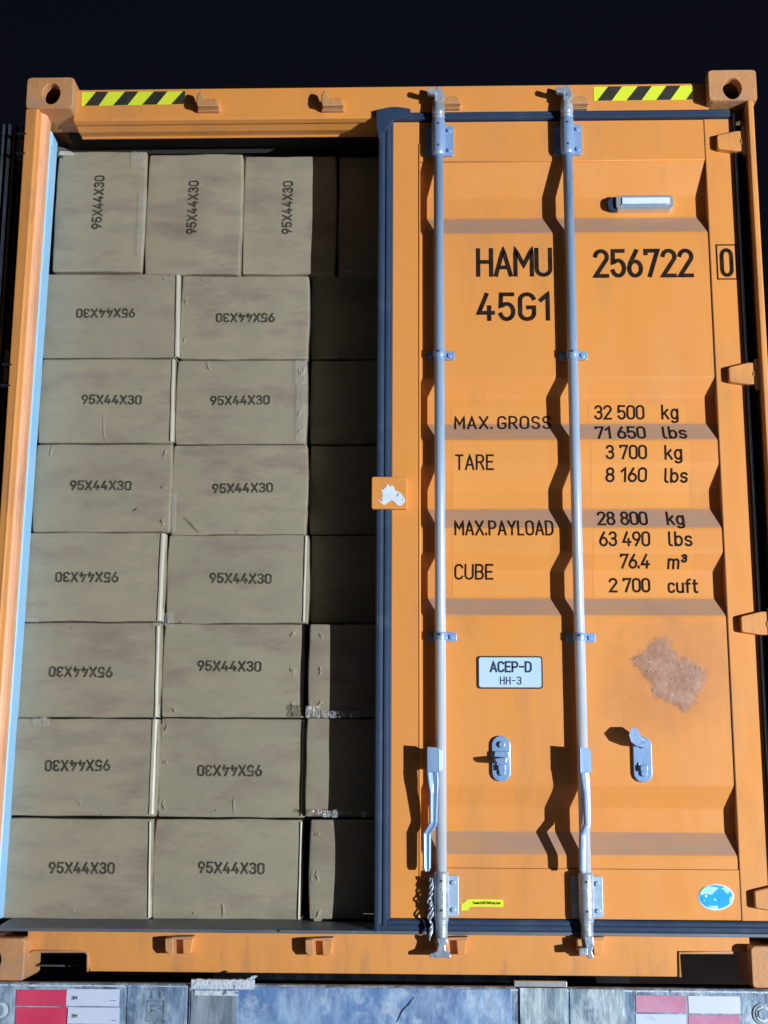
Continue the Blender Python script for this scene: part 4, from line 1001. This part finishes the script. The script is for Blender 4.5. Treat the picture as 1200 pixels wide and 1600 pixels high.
def tape(key, px0, px1, py0, py1, dy=0, name='clear_tape', m='film', amp=.005, nx=16, nz=5, seed=0):
    o_ = boxes[key]; Y = o_.location.y-.475-.006+dy
    X0, Z1 = at(px0, py0, Y); X1_, Z0 = at(px1, py1, Y)
    crumple(X0, X1_, Z0, Z1, Y, seed, amp, nx, nz).build(name, m, o_, bevel=None)
tape('a1', 206, 226, 238, 262, seed=1); tape('a1', 218, 224, 300, 400, seed=2, nx=4, nz=20, amp=.003)
tape('c2', 462, 479, 564, 600, seed=3); tape('c2', 464, 477, 600, 690, seed=4, nx=5, nz=20, amp=.003)
tape('e1', 30, 60, 966, 973, seed=5, amp=.003); tape('f1', 240, 251, 972, 979, seed=6, amp=.003)
tape('f2', 255, 272, 958, 978, seed=7); tape('g1', 52, 78, 1121, 1134, seed=8)
for kx, (a, b) in enumerate(((478, 500), (503, 526), (528, 540), (546, 562))):
    tape('x6', a, b, 1103 if kx == 0 else 1111, 1122, seed=10+kx, m='glint', amp=.012, nx=14, nz=6, dy=-.02)
for kx, (a, b) in enumerate(((484, 504), (505, 528), (530, 548), (563, 574))):
    tape('x7', a, b, 1266+(kx > 1), 1272+(kx % 2)*5, seed=20+kx, m='glint', amp=.010, nx=14, nz=4, dy=-.02)
tape('x2', 506, 528, 556, 560, seed=31, m='glint'); tape('x2', 548, 562, 558, 561, seed=32, m='glint'); tape('x3', 548, 575, 689, 692, seed=33, m='glint')
tape('x1', 536, 556, 423, 426, seed=34, m='glint')
tape('d2', 262, 275, 770, 832, seed=35, m='film', nx=4, nz=18, amp=.004)
def lit_edge(key, px0, px1, py0, py1, lean=0):  # pale strip paints the brighter light along a box's side edge
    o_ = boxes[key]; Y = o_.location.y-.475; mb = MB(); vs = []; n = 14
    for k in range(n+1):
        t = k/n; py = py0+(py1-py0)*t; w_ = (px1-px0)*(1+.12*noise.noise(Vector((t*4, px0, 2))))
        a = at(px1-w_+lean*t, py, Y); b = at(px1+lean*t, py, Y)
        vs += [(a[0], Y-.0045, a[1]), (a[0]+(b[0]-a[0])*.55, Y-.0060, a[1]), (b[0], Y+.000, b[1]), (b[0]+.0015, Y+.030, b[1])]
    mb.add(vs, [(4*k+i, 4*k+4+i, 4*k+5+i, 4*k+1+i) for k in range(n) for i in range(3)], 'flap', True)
    mb.build('lit_edge_strip', None, o_, bevel=None)
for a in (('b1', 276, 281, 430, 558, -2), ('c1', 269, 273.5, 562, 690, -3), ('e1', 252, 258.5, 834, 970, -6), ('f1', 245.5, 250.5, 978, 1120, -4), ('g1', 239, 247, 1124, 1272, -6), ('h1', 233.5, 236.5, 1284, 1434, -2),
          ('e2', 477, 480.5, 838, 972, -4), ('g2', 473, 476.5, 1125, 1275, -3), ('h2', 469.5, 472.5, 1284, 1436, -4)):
    lit_edge(*a)
# short scratches and specks as little torn fibres
def scratch(key, pts_, w_=.0016, m='glint'):
    o_ = boxes[key]; Y = o_.location.y-.475-.0075
    q = [at(a, b, Y) for a, b in pts_]; mb = MB(); mb.tube([(x, Y, z) for x, z in q], [w_*.4]+[w_]*(len(q)-2)+[w_*.4] if len(q) > 2 else w_, 6)
    mb.build('torn_paper_fibre', m, o_, bevel=None)
scratch('c2', [(325, 565), (327, 575), (331, 579)]); scratch('c1', [(162, 642), (163, 675), (167, 692)], .0009)
scratch('d1', [(84, 696), (81, 704), (79, 714)]); scratch('h2', [(349, 1413), (350, 1422), (350, 1434)], .0022)
scratch('g2', [(367, 1245), (366, 1258), (368, 1272)], .0014); scratch('g1', [(119, 1252), (126, 1254), (126, 1258)], .0018)
scratch('d2', [(289, 808), (300, 820), (313, 833)], .0012, 'print'); scratch('f2', [(272, 1108), (275, 1112)], .0024)
scratch('f1', [(110, 983), (114, 981), (118, 979)], .0012); scratch('d1', [(208, 799), (212, 796), (215, 793)], .0012, 'print')
rnd = random.Random(3)
for key, (px, py) in (('f2', (345, 1116)), ('g2', (332, 1268)), ('h1', (125, 1283)), ('g1', (160, 1273)), ('e2', (283, 972)), ('d2', (371, 829)), ('d1', (247, 838)), ('a2', (350, 415)), ('b1', (257, 436)), ('b2', (318, 437)), ('h1', (114, 1422)), ('h2', (303, 1427)), ('b1', (266, 430)), ('x7', (537, 1227)), ('x8', (549, 1379)), ('x6', (543, 1070)), ('x6', (540, 975)), ('x5', (551, 981)), ('g2', (338, 1267)), ('g1', (240, 1122))):
    scratch(key, [(px, py), (px+rnd.uniform(1, 3.5), py+rnd.uniform(-1, 1))], rnd.uniform(.0012, .0022))

# ================================================================== TRAILER
T = empty('trailer_chassis', (1.219, .3, -1.35), 'scuffed blue rear beam of a container trailer with red and white reflective tape', 'trailer')
YT = -.04; bt = .004
mb = MB(); pr = [(YT+.004, bt-.34), (YT, bt-.335), (YT, bt-.008), (YT+.006, bt), (YT+.03, bt), (YT+.03, bt-.02), (YT+.02, bt-.02), (YT+.02, bt-.34)]
mb.extx(pr, -.12, 2.56, 'beam'); mb.box(-.1, 2.54, .02, .30, -.34, -.035, 'gap_shade_and_scuff')  # inner block painted black to hold the shade of the gap under the sill
mb.build('rear_beam', None, T, bevel=.003)
# chipped edge: one ragged bright line where the paint has gone
mb = MB(); n = 260; vs = []
for k in range(n+1):
    x = -.1+2.64*k/n; h = .0015+.004*abs(noise.noise(Vector((x*22, 0, 0))))+.003*abs(noise.noise(Vector((x*90, 4, 0)))); vs += [(x, YT-.0012, bt-.006-h), (x, YT-.0012, bt-.0045+.001*noise.noise(Vector((x*60, 9, 0))))]
mb.add(vs, [(2*k, 2*k+2, 2*k+3, 2*k+1) for k in range(n)], 'chip')
mb.build('chipped_edge', None, T, bevel=None)
def tp(px0, px1, py0, py1, d, m, name, t=.003, r=None, rag=0):
    X0, Z1 = at(px0, py0, YT-d); X1_, Z0 = at(px1, min(py1, 1640), YT-d)
    if py1 >= 1600: Z0 = bt-.30 if py1 > 1700 else Z0
    mb = MB()
    if rag:
        n = 18; top = [(X1_-(X1_-X0)*k/n, Z1+rag*noise.noise(Vector((k*.9, px0, 0)))) for k in range(n+1)]
        mb.prism([(X0, Z0), (X1_, Z0)]+top, YT-d-t, YT-d, m)
    else: mb.prism([(X0, Z0), (X1_, Z0), (X1_, Z1), (X0, Z1)], YT-d-t, YT-d, m)
    return mb.build(name, None, T, bevel=.001)
mb_ = tp(200, 297, 1541, 1800, .0006, 'beam', 'patch_plate', .002)
tp(297, 800, 1541, 1800, .0008, 'beam_plate', 'patch_plate', .007)
tp(812, 888, 1543, 1800, .0008, 'beam_pale', 'patch_plate', .006)
tp(890, 978, 1545, 1800, .0008, 'beam_pale', 'patch_plate', .003)
tp(299, 370, 1548, 1800, .008, 'beam_grey', 'patch_plate', .003)
tp(300, 398, 1529, 1545, -.004, 'chip', 'raised_flange', .014, rag=.004)
tp(304, 372, 1547, 1556, .0115, 'chip', 'chipped_strip', .002, rag=.003)
tp(803, 885, 1532, 1541, -.006, 'chrome', 'raised_flange', .014)
q = MB(); q.prism(outline([(378, 1534), (385, 1530), (397, 1524), (403, 1525), (392, 1533), (384, 1540)], YT-.002), YT-.004, YT+.0, 'chip'); q.build('torn_strip', None, T)
tp(26, 103.5, 1546, 1572.5, .0006, 'red', 'reflective_tape', .0012); tp(25, 103.5, 1573.5, 1800, .0006, 'red', 'reflective_tape', .0012)
tp(104.5, 186, 1545, 1572.5, .0006, 'tape_white', 'reflective_tape', .0012); tp(104.5, 186, 1573.5, 1600, .0006, 'tape_white', 'reflective_tape', .0012)
tp(104.5, 186, 1600.5, 1640, .0006, 'tape_white', 'reflective_tape', .0012)
tp(993, 1073, 1555, 1582.5, .0006, 'pink', 'reflective_tape', .0012); tp(1075, 1157, 1556, 1584, .0006, 'tape_white', 'reflective_tape', .0012)
tp(993, 1073, 1584, 1635, .0006, 'tape_white', 'reflective_tape', .0012); tp(1075, 1157, 1585.5, 1635, .0006, 'pink', 'reflective_tape', .0012)
ft = lambda x, z: YT-.0018
for a, b, c in ((112, 121, 1560), (112, 121, 1588)):
    mb = MB(); X0, Z1 = at(a, c-4, YT); X1_, Z0 = at(b, c+2, YT); lettering(mb, '3M', X0, X1_, Z0, Z1-Z0, .0018, ft, off=.0008); mb.build('lettering', 'grey_paint', T, bevel=None)
mb = MB()
for a, b, c in ((172, 182, 1563), (174, 182, 1594)):
    X0, Z1 = at(a, c, YT); X1_, Z0 = at(b, c+.8, YT); mb.add([(X0, YT-.0026, Z0), (X1_, YT-.0026, Z0), (X1_, YT-.0026, Z1), (X0, YT-.0026, Z1)], [(0, 1, 2, 3)])
mb.build('printed_line', 'hole', T, bevel=None)
# faint embossed plate marks
mb = MB()
for a, b, c, d in ((230, 256, 1563, 1565), (229, 231, 1563, 1596), (255, 257, 1563, 1596), (236, 245, 1570, 1572), (236, 238, 1572, 1586), (248, 254, 1575, 1577), (236, 244, 1578, 1580), (230, 257, 1594, 1596), (225, 262, 1545, 1547), (236, 238, 1548, 1560), (250, 252, 1549, 1561)):
    X0, Z1 = at(a, c, YT); X1_, Z0 = at(b, d, YT); mb.add([(X0, YT-.0036, Z0), (X1_, YT-.0036, Z0), (X1_, YT-.0036, Z1), (X0, YT-.0036, Z1)], [(0, 1, 2, 3)])
mb.build('embossed_mark', 'beam_grey', T, bevel=None)
mb = MB(); mb.tube([(x, YT-.0085, z) for x, z in outline([(620, 1597), (628, 1580), (640, 1567), (647, 1558)], YT-.008)], [.001, .002, .002, .001], 6, 'gasket'); mb.build('gouge', None, T, bevel=None)
for px, py in ((1, 1578), (1192, 1584)):
    X, Z = at(px, py, YT); mb = MB()
    for rr, m_, t in ((.030, 'beam_grey', .004), (.022, 'chip', .007), (.015, 'beam', .010)): mb.cyl((X, YT-t/2, Z), (0, 1, 0), rr, t, 28, m_)
    mb.build('twist_lock_pin', None, T, bevel=.0015)
mb = MB()
for x in (.55, 1.75): mb.box(x, x+.12, .3, 12.2, -.42, -.02, 'beam_grey')
for y in (2, 5, 8, 11): mb.box(.67, 1.75, y, y+.08, -.3, -.08, 'beam_grey')
mb.build('frame_rail', None, T, bevel=.004)
for y in (2.0, 3.3):
    mb = MB(); mb.tube([(.1, y, -.86), (2.34, y, -.86)], .06, 14, 'beam_grey')
    for x in (.62, 1.82): mb.box(x-.04, x+.04, y-.06, y+.06, -.86, -.4, 'beam_grey')
    mb.build('axle', None, T, bevel=None)
    for x in (.02, 2.14):
        mb = MB(); mb.tube([(x, y, -.86), (x+.02, y, -.86), (x+.05, y, -.86), (x+.23, y, -.86), (x+.26, y, -.86), (x+.28, y, -.86)], [.3, .46, .49, .49, .46, .3], 32, 'rubber')
        wh = mb.build('wheel', None, T, bevel=None)
        mb = MB(); mb.cyl((x+.0 if x < 1 else x+.28, y, -.86), (1, 0, 0), .26, .03, 24, 'beam_grey'); mb.build('rim', None, wh, bevel=.004)
mb = MB(); mb.box(-.02, 2.46, .02, .12, -1.0, -.86, 'beam_grey')
for x in (.5, 1.86): mb.box(x, x+.08, .04, .10, -.86, -.34, 'beam_grey')
mb.build('underrun_bar', None, T, bevel=.004)
